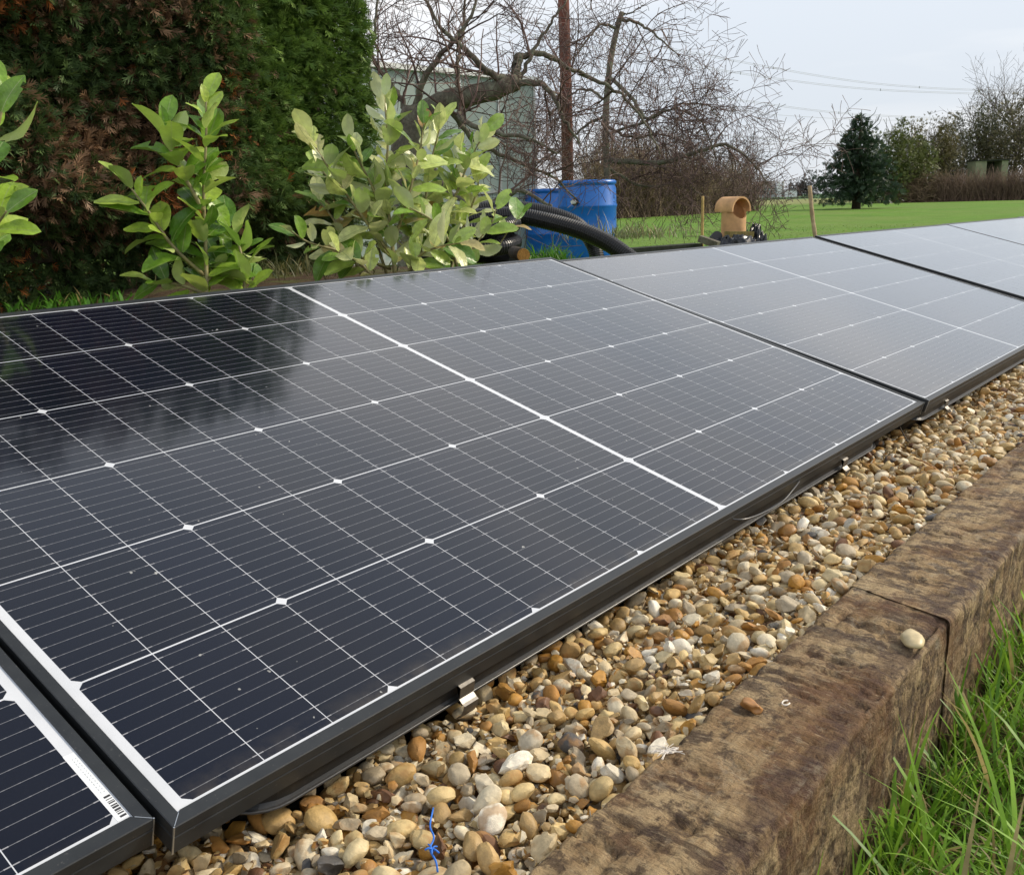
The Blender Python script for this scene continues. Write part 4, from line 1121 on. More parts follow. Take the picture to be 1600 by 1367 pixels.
L_APPLE = [([(645, 185, 7.5), (690, 162, 7.45), (735, 150, 7.4), (780, 140, 7.4), (808, 128, 7.4)], (0.095, 0.066), 0.7),
           ([(806, 130, 7.4), (806, 108, 7.4), (810, 88, 7.4)], (0.05, 0.046), 0.0),
           ([(810, 90, 7.4), (832, 85, 7.45), (862, 90, 7.5), (885, 105, 7.6), (915, 118, 7.7)], (0.034, 0.016), 1.0),
           ([(800, 132, 7.4), (840, 130, 7.3), (865, 150, 7.2), (880, 185, 7.2), (905, 225, 7.2)], (0.036, 0.010), 1.1),
           ([(812, 128, 7.4), (838, 70, 7.4), (862, 35, 7.4), (885, 0, 7.4)], (0.022, 0.008), 0.8),
           ([(798, 130, 7.4), (760, 110, 7.3), (725, 75, 7.25), (690, 45, 7.2), (660, -5, 7.2)], (0.038, 0.012), 1.1),
           ([(648, 180, 7.5), (660, 130, 7.4), (690, 85, 7.35), (725, 45, 7.3), (745, -5, 7.3)], (0.04, 0.012), 1.0),
           ([(645, 185, 7.5), (615, 140, 7.6), (585, 95, 7.6), (562, 40, 7.6)], (0.036, 0.010), 1.1),
           ([(640, 200, 7.5), (600, 165, 7.3), (575, 120, 7.2), (585, 50, 7.2), (590, -10, 7.2)], (0.03, 0.010), 1.0),
           ([(720, 155, 7.4), (715, 100, 7.6), (724, 40, 7.7), (728, -20, 7.7)], (0.026, 0.010), 0.9),
           ([(720, 160, 7.42), (722, 185, 7.2), (760, 205, 7.0), (820, 215, 6.9), (870, 240, 6.8)], (0.034, 0.009), 1.4),
           ([(700, 165, 7.45), (740, 215, 7.6), (800, 250, 7.7), (860, 275, 7.8), (900, 310, 7.8)], (0.03, 0.008), 1.4),
           ([(650, 220, 7.5), (700, 300, 7.4), (760, 318, 7.2), (815, 300, 7.1), (862, 322, 7.0)], (0.036, 0.014), 1.0),
           ([(905, 115, 7.7), (960, 140, 7.7), (1000, 180, 7.7), (1030, 240, 7.6)], (0.022, 0.008), 1.2)]
for p, r, dn in L_APPLE: limb(tw_a, p, r, ra, APPLE, TINT_A, dens=dn)
part_of(apple, 'limbs', mesh_np('limbs', np.concatenate(mb_limb.v), mb_limb.f, M_BARK, True))
part_of(apple, 'twigs', tw_a.mesh('twigs', M_TWIG))

ra = np.random.RandomState(77)
weep = empty('bare_tree', at(950, 400, 11.41)); tag(weep, 'leafless tree with a grey snapped-off stem and drooping branches, right of the brown pole', 'bare tree')
V, F = tube(spline([at(952, 420, 11.41), at(950, 300, 11.41), at(946, 200, 11.41), at(952, 110, 11.41), at(963, 50, 11.41), at(972, 20, 11.41)], 24), np.linspace(0.045, 0.030, 24), 10)
part_of(weep, 'trunk', mesh_np('trunk', V, F, M_BARK, True))
WEEP = dict(APPLE); WEEP.update(grav=[-0.16, -0.10, -0.03], len=[0.78, 0.45, 0.22], lift0=0.05, rmin=0.003, num=[10.5, 5.6, 4.0])
mb_limb = MB(); tw_w = MB()
L_WEEP = [([(970, 30, 11.41), (1000, 38, 11.28), (1030, 60, 11.16), (1062, 90, 11.16)], (0.0288, 0.0072), 0.9),
          ([(972, 24, 11.41), (990, 18, 11.41), (1005, 8, 11.41)], (0.0144, 0.0060), 0.8),
          ([(965, 45, 11.41), (940, 38, 11.28), (920, 60, 11.16), (905, 80, 11.16), (890, 98, 11.16)], (0.0240, 0.0072), 0.9),
          ([(948, 120, 11.41), (985, 150, 11.16), (1010, 185, 11.04), (1050, 170, 11.04), (1095, 190, 11.04), (1120, 250, 11.04)], (0.0312, 0.0084), 1.2),
          ([(948, 210, 11.41), (1010, 190, 11.16), (1060, 165, 11.04), (1105, 165, 10.91), (1125, 185, 10.91)], (0.0240, 0.0060), 0.9),
          ([(948, 250, 11.41), (1030, 255, 11.16), (1080, 240, 11.04), (1140, 228, 10.91), (1180, 260, 10.91), (1203, 292, 10.91)], (0.0432, 0.0072), 1.0),
          ([(948, 260, 11.41), (1000, 290, 11.53), (1060, 290, 11.53), (1110, 310, 11.53)], (0.0264, 0.0072), 1.4),
          ([(948, 180, 11.41), (910, 200, 11.53), (880, 230, 11.66), (850, 270, 11.66)], (0.0240, 0.0072), 1.3),
          ([(948, 160, 11.41), (920, 140, 11.53), (890, 150, 11.66), (860, 180, 11.66)], (0.0240, 0.0072), 1.2),
          ([(950, 200, 11.41), (990, 215, 11.53), (1030, 210, 11.66), (1075, 225, 11.78)], (0.0264, 0.0072), 1.4)]
for p, r, dn in L_WEEP: limb(tw_w, p, r, ra, WEEP, TINT_A, dens=dn)
for q in range(10):                                  # thin straight water shoots at the snapped top
    a = ra.uniform(-0.5, 0.5); b0 = at(966 + ra.uniform(-14, 8), 45 + ra.uniform(-20, 20), 11.4); dv = unit(np.array([0.63 * a, -0.77 * a, 1.0]) + ra.normal(0, 0.1, 3)); l = ra.uniform(0.25, 0.6)
    tw_w.tube([b0, b0 + dv * l * 0.5, b0 + dv * l + ra.normal(0, 0.03, 3)], [0.004, 0.003, 0.0018], 3, np.array(TINT_A[0]))
part_of(weep, 'limbs', mesh_np('limbs', np.concatenate(mb_limb.v), mb_limb.f, M_BARK, True))
part_of(weep, 'twigs', tw_w.mesh('twigs', M_TWIG))

# ------------------------------------------------------------------ telegraph pole
pb = at(888, 360, 14.0); pb[2] = ground_z(pb[0], pb[1]); 
pole = obj('telegraph_pole', mesh_np('telegraph_pole', *tube([pb + np.array([0, 0, -0.3]), pb + np.array([0.0, 0, 2]), pb + np.array([-0.03, 0.04, 5.2])], [0.09, 0.083, 0.074], 20), M_POLE, True))
tag(pole, 'reddish brown wooden telegraph pole rising behind the bare tree branches', 'pole')

# ------------------------------------------------------------------ greenhouse behind the apple tree
def flat(v): return np.array([v[0], v[1]])
ga = flat(at(520, 315, 9.6)); gb = flat(at(837, 315, 11.6)); gd = (gb - ga) / np.linalg.norm(gb - ga); gn = np.array([-gd[1], gd[0]])
if gn @ (flat(W[2])) < 0: gn = -gn
GL = float(np.linalg.norm(gb - ga)); zb = -0.15; ze = CAM[2] + 1.38; zr_ = ze + 0.28
gh = empty('greenhouse', (ga[0], ga[1], zb)); tag(gh, 'milky greenhouse with pale green panes and white eaves behind the apple tree', 'greenhouse')
g3 = lambda u, v, z: np.array([ga[0] + gd[0] * u + gn[0] * v, ga[1] + gd[1] * u + gn[1] * v, z])
fr = MB(); nb = 5
for k in range(nb + 1):
    u = GL * k / nb; fr.beam(g3(u, 0, zb), g3(u, 0, ze), 0.035, 0.035, (gd[0], gd[1], 0)); fr.beam(g3(u, 0, ze), g3(u, 2.0, zr_), 0.03, 0.03)
for z in (zb + 0.03, zb + 0.75): fr.beam(g3(0, 0, z), g3(GL, 0, z), 0.04, 0.04)
for v in (1.0, 2.0): fr.beam(g3(GL, v, zb), g3(GL, v, zr_ - 0.28 * (2 - v) / 2), 0.035, 0.035, (gn[0], gn[1], 0))
part_of(gh, 'glazing_frame', fr.mesh('glazing_frame', M_ALU))
ev = MB(); ev.beam(g3(-0.05, -0.03, ze + 0.02), g3(GL + 0.05, -0.03, ze + 0.02), 0.06, 0.055); part_of(gh, 'eaves_gutter', ev.mesh('eaves_gutter', M_WHITE))
def pane_(p, q, r, s):
    a, b, c_, d_ = map(np.asarray, (p, q, r, s)); nn = unit(np.cross(b - a, d_ - a)) * 0.004
    part_of(gh, 'pane', mesh_np('pane', [a, b, c_, d_, a + nn, b + nn, c_ + nn, d_ + nn], [[3, 2, 1, 0], [4, 5, 6, 7], [0, 1, 5, 4], [1, 2, 6, 5], [2, 3, 7, 6], [3, 0, 4, 7]], M_PANE))
for k in range(nb):
    u0 = GL * k / nb + 0.02; u1 = GL * (k + 1) / nb - 0.02
    pane_(g3(u0, 0, zb + 0.05), g3(u1, 0, zb + 0.05), g3(u1, 0, zb + 0.73), g3(u0, 0, zb + 0.73)); pane_(g3(u0, 0, zb + 0.77), g3(u1, 0, zb + 0.77), g3(u1, 0, ze), g3(u0, 0, ze))
    pane_(g3(u0, 0.02, ze + 0.01), g3(u1, 0.02, ze + 0.01), g3(u1, 2.0, zr_), g3(u0, 2.0, zr_)); pane_(g3(u0, 2.0, zb), g3(u1, 2.0, zb), g3(u1, 2.0, zr_), g3(u0, 2.0, zr_))
for v0, v1 in ((0.03, 0.98), (1.03, 1.98)): pane_(g3(GL, v0, zb + 0.05), g3(GL, v1, zb + 0.05), g3(GL, v1, ze + 0.13 * v1), g3(GL, v0, ze + 0.13 * v0))

# ------------------------------------------------------------------ blue barrels
def drum(px, d, zb, h, r, label, tap):
    c0 = at(px, 360, d); T = empty('blue_barrel', (c0[0], c0[1], zb)); tag(T, label, 'barrel', 'blue plastic barrels by the greenhouse')
    prof = [(0, 0), (r * 0.90, 0), (r * 0.97, 0.03), (r, 0.08), (r, h * 0.30), (r * 1.025, h * 0.315), (r * 1.025, h * 0.335), (r, h * 0.35), (r, h * 0.66), (r * 1.025, h * 0.675), (r * 1.025, h * 0.695), (r, h * 0.71),
            (r * 0.99, h * 0.90), (r * 0.95, h * 0.93), (r * 0.95, h * 0.945), (r * 1.0, h * 0.955), (r * 1.0, h * 0.985), (r * 0.95, h)]
    obj('drum', mesh_np('drum', *lathe(prof, 44), M_BLUE, True), T)
    obj('lid', mesh_np('lid', *lathe([(r * 0.945, h * 0.99), (r * 0.90, h * 1.004), (r * 0.86, h * 0.985), (0.001, h * 0.985)], 44), M_BLUE, True), T)
    if tap:
        fwd = -unit(np.array([W[2][0], W[2][1], 0])); sd2 = np.array([-fwd[1], fwd[0], 0]); a = math.radians(tap); dv = fwd * math.cos(a) + sd2 * math.sin(a)
        p0 = dv * r * 0.98 + np.array([0, 0, h * 0.74]); o = obj('outlet_flange', mesh_np('outlet_flange', *tube([p0, p0 + dv * 0.03], 0.038, 16), M_PIPE, False), T)
        obj('outlet_stub', mesh_np('outlet_stub', *tube([p0 + dv * 0.03, p0 + dv * 0.09], [0.022, 0.020], 14), M_WHITE, False), T)
    return T
drum(918, 10.3, -0.16, 0.84, 0.312, 'bright blue barrel with a white outlet, right of the two', -28)
drum(856, 11.6, -0.16, 0.78, 0.272, 'dark blue barrel half hidden behind twigs, against the greenhouse', None)

# ------------------------------------------------------------------ black corrugated drain pipes
def corr(name, pts, r, label, pitch=0.0135):
    C_ = spline(pts, 200); s = np.r_[0, np.cumsum(np.linalg.norm(np.diff(C_, axis=0), axis=1))]; n = int(s[-1] / pitch * 4); u = np.linspace(0, s[-1], n)
    P = np.stack([np.interp(u, s, C_[:, a]) for a in range(3)], -1); rad = r * np.where((np.arange(n) % 4) < 2, 1.0, 0.915)
    V, F = tube(P, rad, 18); o = obj(name, mesh_np(name, V, F, M_PIPE, False)); tag(o, label, 'drain pipe', 'black corrugated drain pipes'); return o
corr('drain_pipe', [at(690, 352, 5.2), at(745, 340, 5.25), at(800, 337, 5.3), at(850, 345, 5.3), at(905, 360, 5.25), at(950, 380, 5.2), at(990, 408, 5.15)], 0.048, 'thick black corrugated pipe arching across the front of the barrels')
corr('drain_pipe', [at(680, 345, 5.6), at(740, 329, 5.6), at(800, 326, 5.65), at(850, 332, 5.7), at(900, 350, 5.75), at(925, 380, 5.8), at(935, 410, 5.8)], 0.046, 'black corrugated pipe lying just behind the arching one')
cc = at(738, 402, 5.3); an = np.linspace(0, 2 * math.pi * 2.6, 90); rvec = W[0] * np.array([1, 1, 0]); rvec = unit(rvec); fvec = unit(W[2] * np.array([1, 1, 0]))
coil = np.array([cc + rvec * math.cos(a) * 0.24 + fvec * math.sin(a) * 0.22 + np.array([0, 0, -0.03 + 0.0165 * a]) for a in an])
corr('drain_pipe', coil[::6], 0.046, 'coil of black corrugated pipe on the ground behind the pale laurel')

# ------------------------------------------------------------------ bits behind the panels
a0 = at(818, 399, 4.4); dv = unit(np.array([W[2][0], W[2][1], 0.0]) * 0.9 - np.array([W[0][0], W[0][1], 0]) * 0.12)
lg = empty('wooden_post', a0); tag(lg, 'round wooden post lying down with its orange sawn end showing', 'post')
part_of(lg, 'post_body', mesh_np('post_body', *tube([a0, a0 + dv * 0.3], 0.031, 20), M_BARK_D, True))
part_of(lg, 'sawn_end', mesh_np('sawn_end', *tube([a0 - dv * 0.004, a0 - dv * 0.0005], [0.030, 0.0305], 20), M_ENDGRAIN, False))
bd = MB(); bd.beam(at(972, 394, 5.9) + np.array([0, 0, -0.03]), at(1090, 385, 6.1) + np.array([0, 0, -0.03]), 0.12, 0.10); tag(bd.build('edging_board', M_DARKBOARD), 'dark mossy board lying between the barrels and the clay pot', 'board')

def clay_pot():
    base = at(1145, 392, 6.5); T = empty('clay_chimney_pot', base); tag(T, 'orange clay chimney pot with a half-round hood and a round opening', 'chimney pot')
    rgt = unit(W[0] * np.array([1, 1, 0])); fw = unit(W[2] * np.array([1, 1, 0])); up = np.array([0, 0, 1.0])
    ax = unit(rgt * 0.52 - fw * 0.85); pr = np.cross(up, ax)       # axis of the hood points at the camera and to the right
    R, th, H, rn = 0.083, 0.011, 0.285, 0.070
    n = 64; V = []; F = []
    for k in range(n):
        a = 2 * math.pi * k / n
        for rr_ in (R, R - th):
            s = rr_ * math.sin(a); zt = H - (math.sqrt(max(0, rn * rn - s * s)) if abs(s) < rn else 0)
            if math.cos(a) < 0: zt = H + math.sqrt(max(0, 0.073 ** 2 - s * s)) - 0.014
            q = ax * rr_ * math.cos(a) + pr * s
            for z in (-0.25, zt * 0.5, zt): V.append(base + q + up * z)
    for k in range(n):
        a, b = k * 6, ((k + 1) % n) * 6
        F += [[a, b, b + 1, a + 1], [a + 1, b + 1, b + 2, a + 2], [a + 2, b + 2, b + 5, a + 5], [a + 5, b + 5, b + 4, a + 4], [a + 4, b + 4, b + 3, a + 3], [a + 3, b + 3, b, a]]
    part_of(T, 'pot_body', mesh_np('pot_body', V, F, M_CLAY, False))
    V = []; F = []; m_ = 28; l0, l1 = -0.095, 0.072; ro, ri = 0.087, 0.075
    for t in (l0, l1):
        for rr_ in (ro, ri):
            for k in range(m_ + 1):
                a = math.radians(-8 + 196 * k / m_); V.append(base + ax * t + pr * rr_ * math.cos(a) + up * (H - 0.012 + rr_ * math.sin(a)))
    s = m_ + 1
    for k in range(m_):
        F += [[k, k + 1, 2 * s + k + 1, 2 * s + k], [s + k, 3 * s + k, 3 * s + k + 1, s + k + 1], [k, s + k, s + k + 1, k + 1], [2 * s + k, 2 * s + k + 1, 3 * s + k + 1, 3 * s + k]]
    F += [[0, 2 * s, 3 * s, s], [m_, s + m_, 3 * s + m_, 2 * s + m_]]
    part_of(T, 'hood', mesh_np('hood', V, F, M_CLAY, False))
clay_pot()
def stake(p, q, d0, d1, r, mat, name, label, cat='stake'):
    a, b = at(*p, d0), at(*q, d1); a = a + (a - b) * 0.25
    C_ = spline([a, (a + b) / 2 + RNG.normal(0, 0.004, 3), b], 12); rad = np.full(12, r) * (1 + 0.1 * (np.arange(12) % 3 == 0))
    tag(obj(name, mesh_np(name, *tube(C_, rad, 10), mat, True)), label, cat)
stake((1097, 372), (1098, 307), 6.9, 6.9, 0.0105, M_BAMBOO, 'bamboo_cane', 'yellow bamboo cane standing left of the clay pot', 'cane')
stake((1274, 366), (1265, 291), 5.0, 5.0, 0.0105, M_WOOD, 'wooden_stake', 'pale wooden stake leaning by the thick panel joint, left of the fir')
def crumple(px, py, d, w, h, seed, label, dep=0.16, name='plastic_sheet'):
    c0 = at(px, py, d); n = 26; V = []; F = []
    u, v = np.meshgrid(np.linspace(-1, 1, n), np.linspace(-1, 1, n), indexing='ij'); r = np.clip(1 - np.maximum(np.abs(u), np.abs(v)) ** 2, 0, 1)
    P3 = np.stack([u * 2.2, v * 2.2, 0 * u], -1).reshape(-1, 3)
    rid = (1 - np.abs(fbm(P3, seed, 4))).reshape(u.shape); z = h * (r ** 0.5) * (0.25 + 0.95 * rid ** 2) - 0.03
    e = 0.12 * fbm(P3 * 1.5, seed + 5, 3).reshape(u.shape)
    rgt = unit(W[0] * np.array([1, 1, 0])); fw = unit(W[2] * np.array([1, 1, 0]))
    V = c0 + rgt * ((u + e) * w / 2)[..., None] + fw * ((v + e) * dep)[..., None] + np.array([0, 0, 1.0]) * z[..., None]
    i, k = np.meshgrid(np.arange(n - 1), np.arange(n - 1), indexing='ij'); F = np.stack([i * n + k, (i + 1) * n + k, (i + 1) * n + k + 1, i * n + k + 1], -1).reshape(-1, 4)
    tag(obj(name, mesh_np(name, V.reshape(-1, 3), F, M_SHEET, False)), label, 'plastic sheet')
crumple(1150, 382, 6.2, 0.30, 0.085, 3, 'crumpled black plastic sheet at the foot of the clay pot')
crumple(1180, 380, 6.35, 0.13, 0.15, 14, 'peaked fold of black plastic just right of the clay pot', 0.08)
bk = MB(); bk.beam(at(1136, 366, 6.25), at(1174, 366, 6.3), 0.07, 0.035); tag(bk.build('wood_offcut', M_MOSSWOOD), 'yellowish mossy wood offcut lying before the clay pot', 'wood block')
bk = MB(); bk.beam(at(1094, 373, 6.0), at(1122, 383, 5.95), 0.06, 0.04); tag(bk.build('wood_offcut', M_BARK), 'brown wedge of wood left of the clay pot', 'wood block')
c0 = at(1118, 372, 6.4); tag(obj('pipe_offcut', mesh_np('pipe_offcut', *tube([c0 - W[2] * 0.05, c0 + W[2] * 0.1], 0.036, 18), M_PIPE, False)), 'short black pipe end beside the left of the clay pot', 'pipe')

# ------------------------------------------------------------------ conifer on the lawn
def ground_at(px, d):
    p = at(px, 315, d); p[2] = ground_z(p[0], p[1]); return p
rc = np.random.RandomState(31)
def fir(px, d, h, w, label):
    b = ground_at(px, d); T = empty('fir_tree', b); tag(T, label, 'fir tree')
    part_of(T, 'trunk', mesh_np('trunk', *tube([b - [0, 0, .2], b + [0, 0, h * 0.5], b + [0, 0, h]], [0.24, 0.15, 0.02], 9), M_BARK_D, True))
    P = []; N = []; S_ = []
    for q in range(420):
        t = rc.rand() ** 0.8; z = h * (0.11 + 0.87 * t); rr_ = w * (1 - t) ** 0.85 * rc.uniform(0.72, 1.12) + 0.10; a = rc.rand() * 6.283
        if t < 0.08: rr_ *= 0.92
        m_ = max(3, int(rr_ / 0.11)); dr = np.array([math.cos(a), math.sin(a), 0])
        for k in range(m_):
            f = (k + 1) / m_; sag = -0.12 * rr_ * f + 0.22 * rr_ * f * f * t
            P.append(b + dr * rr_ * f + np.array([0, 0, z + sag]) + rc.normal(0, 0.06, 3)); N.append(dr * 1.3 + np.array([0, 0, 0.35 * t])); S_.append(0.22 + 0.12 * (1 - t))
    P = np.array(P); N = np.array(N); n = len(P); k = rc.rand(n)[:, None]
    tint = np.array([0.018, 0.036, 0.022]) * (1 - k) + np.array([0.050, 0.085, 0.040]) * k
    V, F, c = sprays(n, P, N, np.array(S_), rc, tint, 4, 0.1)
    part_of(T, 'crown', mesh_np('crown', V, F, M_LEAFY, False, c))
    mb = MB()
    for q in range(26):
        a = rc.rand() * 6.283; z = h * rc.uniform(0.45, 0.97); rr_ = w * (1 - z / h) ** 0.85 + 0.25; dr = np.array([math.cos(a), math.sin(a), 0.9]); p0 = b + np.array([0, 0, z]) + dr * np.array([1, 1, 0]) * rr_ * 0.8
        mb.tube([p0, p0 + dr * 0.3, p0 + dr * np.array([.8, .8, 1.25]) * 0.5], [0.02, 0.014, 0.006], 3, (0.02, 0.03, 0.018))
    mb.tube([b + [0, 0, h * 0.96], b + [0.02, 0, h * 1.05]], [0.03, 0.01], 4, (0.03, 0.03, 0.02))
    part_of(T, 'bare_shoots', mb.mesh('bare_shoots', M_TWIG))['kind'] = 'stuff'
fir(1338, 48, 4.55, 2.15, 'dark green fir tree standing alone on the lawn')

# ------------------------------------------------------------------ shrubs, hedges and trees at the field edge
def bush(px, d, w, h, n, tints, label, cat='shrub', name='evergreen_shrub', size=0.26, seed=1, twig=0):
    rs = np.random.RandomState(seed); b = ground_at(px, d); T = empty(name, b); tag(T, label, cat)
    C_ = rs.uniform([-0.85, -0.7, 0.10], [0.85, 0.7, 0.8], (34, 3)); C_[:, 2] *= np.sqrt(np.clip(1.15 - C_[:, 0] ** 2, 0.2, 1)); R_ = rs.uniform(0.16, 0.36, 34)
    q = rs.randint(34, size=n); D = unit(rs.normal(0, 1, (n, 3))); P = C_[q] + D * (R_[q] * rs.uniform(0.55, 1.05, n))[:, None]; P[:, 2] = np.abs(P[:, 2])
    rgt = unit(W[0] * np.array([1, 1, 0])); fw = unit(W[2] * np.array([1, 1, 0]))
    X = b + rgt * (P[:, :1] * w / 2) + fw * (P[:, 1:2] * w / 2.4) + np.array([0, 0, 1.0]) * P[:, 2:] * h
    k = np.clip(rs.rand(n) * 0.7 + 0.3 * fbm(X * 0.9, seed, 2), 0, 1)[:, None]; tint = np.array(tints[0]) * (1 - k) + np.array(tints[1]) * k
    V, F, c = sprays(n, X, D + np.array([0, 0, 0.3]), np.full(n, size), rs, tint, 3, 0.0)
    part_of(T, 'foliage', mesh_np('foliage', V, F, M_LEAFY, False, c))
    mb = MB()
    for j in range(7 + twig):
        e = b + rgt * rs.uniform(-0.42, 0.42) * w + fw * rs.uniform(-0.3, 0.3) * w + np.array([0, 0, h * rs.uniform(0.6, 1.02)]); s0 = b + rgt * rs.uniform(-0.25, 0.25) * w * (1 + (twig > 0) * .8)
        mb.tube(spline([s0, (s0 + e) / 2 + rs.normal(0, 0.15, 3), e], 5), np.linspace(0.05, 0.012, 5), 4, np.array([0.07, 0.055, 0.045]) * rs.uniform(0.7, 1.6))
    part_of(T, 'branches', mb.mesh('branches', M_TWIG))
bush(1402, 70, 5.4, 6.1, 8000, ((0.06, 0.08, 0.02), (0.19, 0.21, 0.06)), 'olive green bush right behind the fir tree', seed=2, twig=8)
bush(1452, 76, 5.8, 6.4, 8000, ((0.08, 0.075, 0.03), (0.23, 0.19, 0.08)), 'brownish green bush between the olive bush and the ivied thicket', seed=3, twig=26)
bush(1520, 80, 6.6, 8.0, 9000, ((0.045, 0.058, 0.028), (0.16, 0.15, 0.065)), 'dark ivy-covered thicket behind the green shed', seed=4, twig=26)
bush(1598, 78, 7.0, 8.6, 9000, ((0.065, 0.065, 0.032), (0.21, 0.175, 0.085)), 'tall brown-green thicket at the photo edge above the shed', seed=5, twig=30)
def bare(px, d, h, w, label, seed, n=9, name='bare_tree', tint=((0.07, 0.06, 0.055), (0.15, 0.13, 0.12)), cat='bare tree', r=0.12, lean=0.35):
    rs = np.random.RandomState(seed); b = ground_at(px, d); T = empty(name, b); tag(T, label, cat)
    tr = MB(); tr.tube([b - [0, 0, .2], b + [0, 0, h * 0.25], b + [rs.normal(0, .1), 0, h * 0.5]], [r, r * 0.8, r * 0.5], 8, (0.08, 0.07, 0.06)); part_of(T, 'trunk', tr.mesh('trunk', M_TWIG))
    cfg = dict(num=[n, 7, 5], ref=[h * 0.45, h * 0.22], seg=[6, 4, 3], wob=[0.12, 0.14, 0.15], grav=[0.05, 0.04, 0], sides=[4, 3, 3], t0=[0.2, 0.2], fwd=0.9, lift=[0.25, 0.2], len=[h * 0.5, h * 0.24, h * 0.11], thin=0.55, rmin=0.012, lift0=0.3)
    mb = MB()
    for q in range(n):
        a = rs.rand() * 6.283; z = h * rs.uniform(0.15, 0.5); grow(mb, b + np.array([0, 0, z]), unit(np.array([math.cos(a) * w, math.sin(a) * w, 1.0])), h * rs.uniform(0.35, 0.55), r * 0.4, 0, rs, cfg, tint)
    part_of(T, 'crown', mb.mesh('crown', M_TWIG))
bare(1580, 92, 12.4, 0.85, 'tall leafless tree standing above the thickets at the photo edge', 5, 14, r=0.2)
bare(1535, 96, 10.2, 0.6, 'smaller leafless tree left of the tall one above the ivied thicket', 15, 11, r=0.15)
bare(1478, 90, 8.6, 0.6, 'low leafless tree over the brownish green bush', 25, 11, r=0.12)
# the laid brushwood hedge along the far side of the lawn
def thicket(name, px0, px1, d0, d1, h, n, label, seed, tint, cat='hedge', up=0.6, r=0.02, flat_=False):
    rs = np.random.RandomState(seed); a, b = ground_at(px0, d0), ground_at(px1, d1); T = empty(name, (a + b) / 2); tag(T, label, cat); mb = MB(); dirn = unit(b - a)
    for q in range(n):
        p = a + (b - a) * rs.rand() + rs.normal(0, 0.3, 3) * np.array([1, 1, 0]); p[2] = ground_z(p[0], p[1]) + (h * 0.85 * rs.rand() ** 1.3 if flat_ else 0)
        if flat_: d = unit(dirn * rs.normal(0, 1.2) + rs.normal(0, 0.5, 3) + np.array([0, 0, 0.25])); l = rs.uniform(0.5, 1.5)
        else: d = unit(rs.normal(0, 0.28, 3) + np.array([0, 0, 1.0])); l = h * rs.uniform(0.35, 1.05)
        k = rs.rand(); col = np.array(tint[0]) * (1 - k) + np.array(tint[1]) * k
        m_ = p + d * l * 0.5 + rs.normal(0, 0.06 * l, 3); e = p + d * l + rs.normal(0, 0.1 * l, 3)
        V, F = tube([p, m_, e], [r, r * 0.7, r * 0.3], 3, False); mb.add(V, F, col)
        for j in range(3):
            t = rs.uniform(0.3, 0.95); s0 = p + (e - p) * t; V, F = tube([s0, s0 + unit(d + rs.normal(0, 0.6, 3)) * l * 0.3], [r * 0.5, r * 0.25], 3, False); mb.add(V, F, col * rs.uniform(0.8, 1.2))
    part_of(T, 'twigs', mb.mesh('twigs', M_TWIG))
thicket('brushwood_hedge', 1396, 1470, 70, 68, 1.9, 900, 'laid brushwood hedge of tangled brown stems, next to the olive bush', 3, ((0.075, 0.05, 0.034), (0.32, 0.23, 0.14)), flat_=True, r=0.022)
thicket('brushwood_hedge', 1470, 1680, 68, 62, 2.0, 2300, 'upright brown brushwood hedge running out of the photo under the shed', 4, ((0.075, 0.05, 0.038), (0.27, 0.185, 0.13)), r=0.018)
thicket('bare_thicket', 930, 1010, 42, 44, 3.4, 900, 'brown bare thicket behind the blue barrels', 6, ((0.10, 0.07, 0.045), (0.32, 0.235, 0.15)), 'thicket')
thicket('bare_thicket', 1010, 1095, 44, 47, 3.0, 850, 'brown bare thicket between the barrels and the bamboo cane', 7, ((0.10, 0.072, 0.045), (0.32, 0.24, 0.15)), 'thicket')
thicket('bare_thicket', 1095, 1175, 47, 52, 2.6, 800, 'brown bare thicket rising behind the clay pot', 8, ((0.085, 0.06, 0.04), (0.27, 0.20, 0.14)), 'thicket')
bare(1150, 60, 4.6, 0.5, 'thin leafless tree above the thicket behind the clay pot', 21, 8, r=0.07)
bare(1085, 58, 4.8, 0.5, 'thin leafless tree above the thicket left of the bamboo cane', 22, 8, r=0.07)
bare(1010, 55, 5.0, 0.5, 'thin leafless tree above the thicket right of the barrels', 23, 8, r=0.07)
thicket('low_hedge', 1090, 1300, 150, 165, 0.35, 500, 'low dark hedge line in front of the far house', 9, ((0.03, 0.035, 0.02), (0.08, 0.075, 0.045)), 'hedge', r=0.06)
# green shed in the thicket
sb = ground_at(1538, 74); sh = empty('garden_shed', sb); tag(sh, 'small green sheet-metal shed half hidden above the brown hedge', 'shed')
rgt = unit(W[0] * np.array([1, 1, 0])); fw = unit(W[2] * np.array([1, 1, 0]))
def shp(u, v, z): return sb + rgt * u + fw * v + np.array([0, 0, z])
mb = MB(); mb.beam(shp(-1.25, 0, 1.5), shp(-0.4, 0, 1.5), 1.4, 2.9); mb.beam(shp(0.75, 0, 1.5), shp(1.25, 0, 1.5), 1.4, 2.9); part_of(sh, 'side_sheet', mb.mesh('side_sheet', M_SHED))
mb = MB(); mb.beam(shp(-1.3, 0, 2.98), shp(1.3, 0, 2.98), 1.6, 0.08); part_of(sh, 'roof', mb.mesh('roof', M_DARKBOARD))
mb = MB(); mb.beam(shp(-0.4, 0.5, 1.5), shp(0.75, 0.5, 1.5), 0.06, 2.8); part_of(sh, 'open_back', mb.mesh('open_back', M_DARKBOARD))

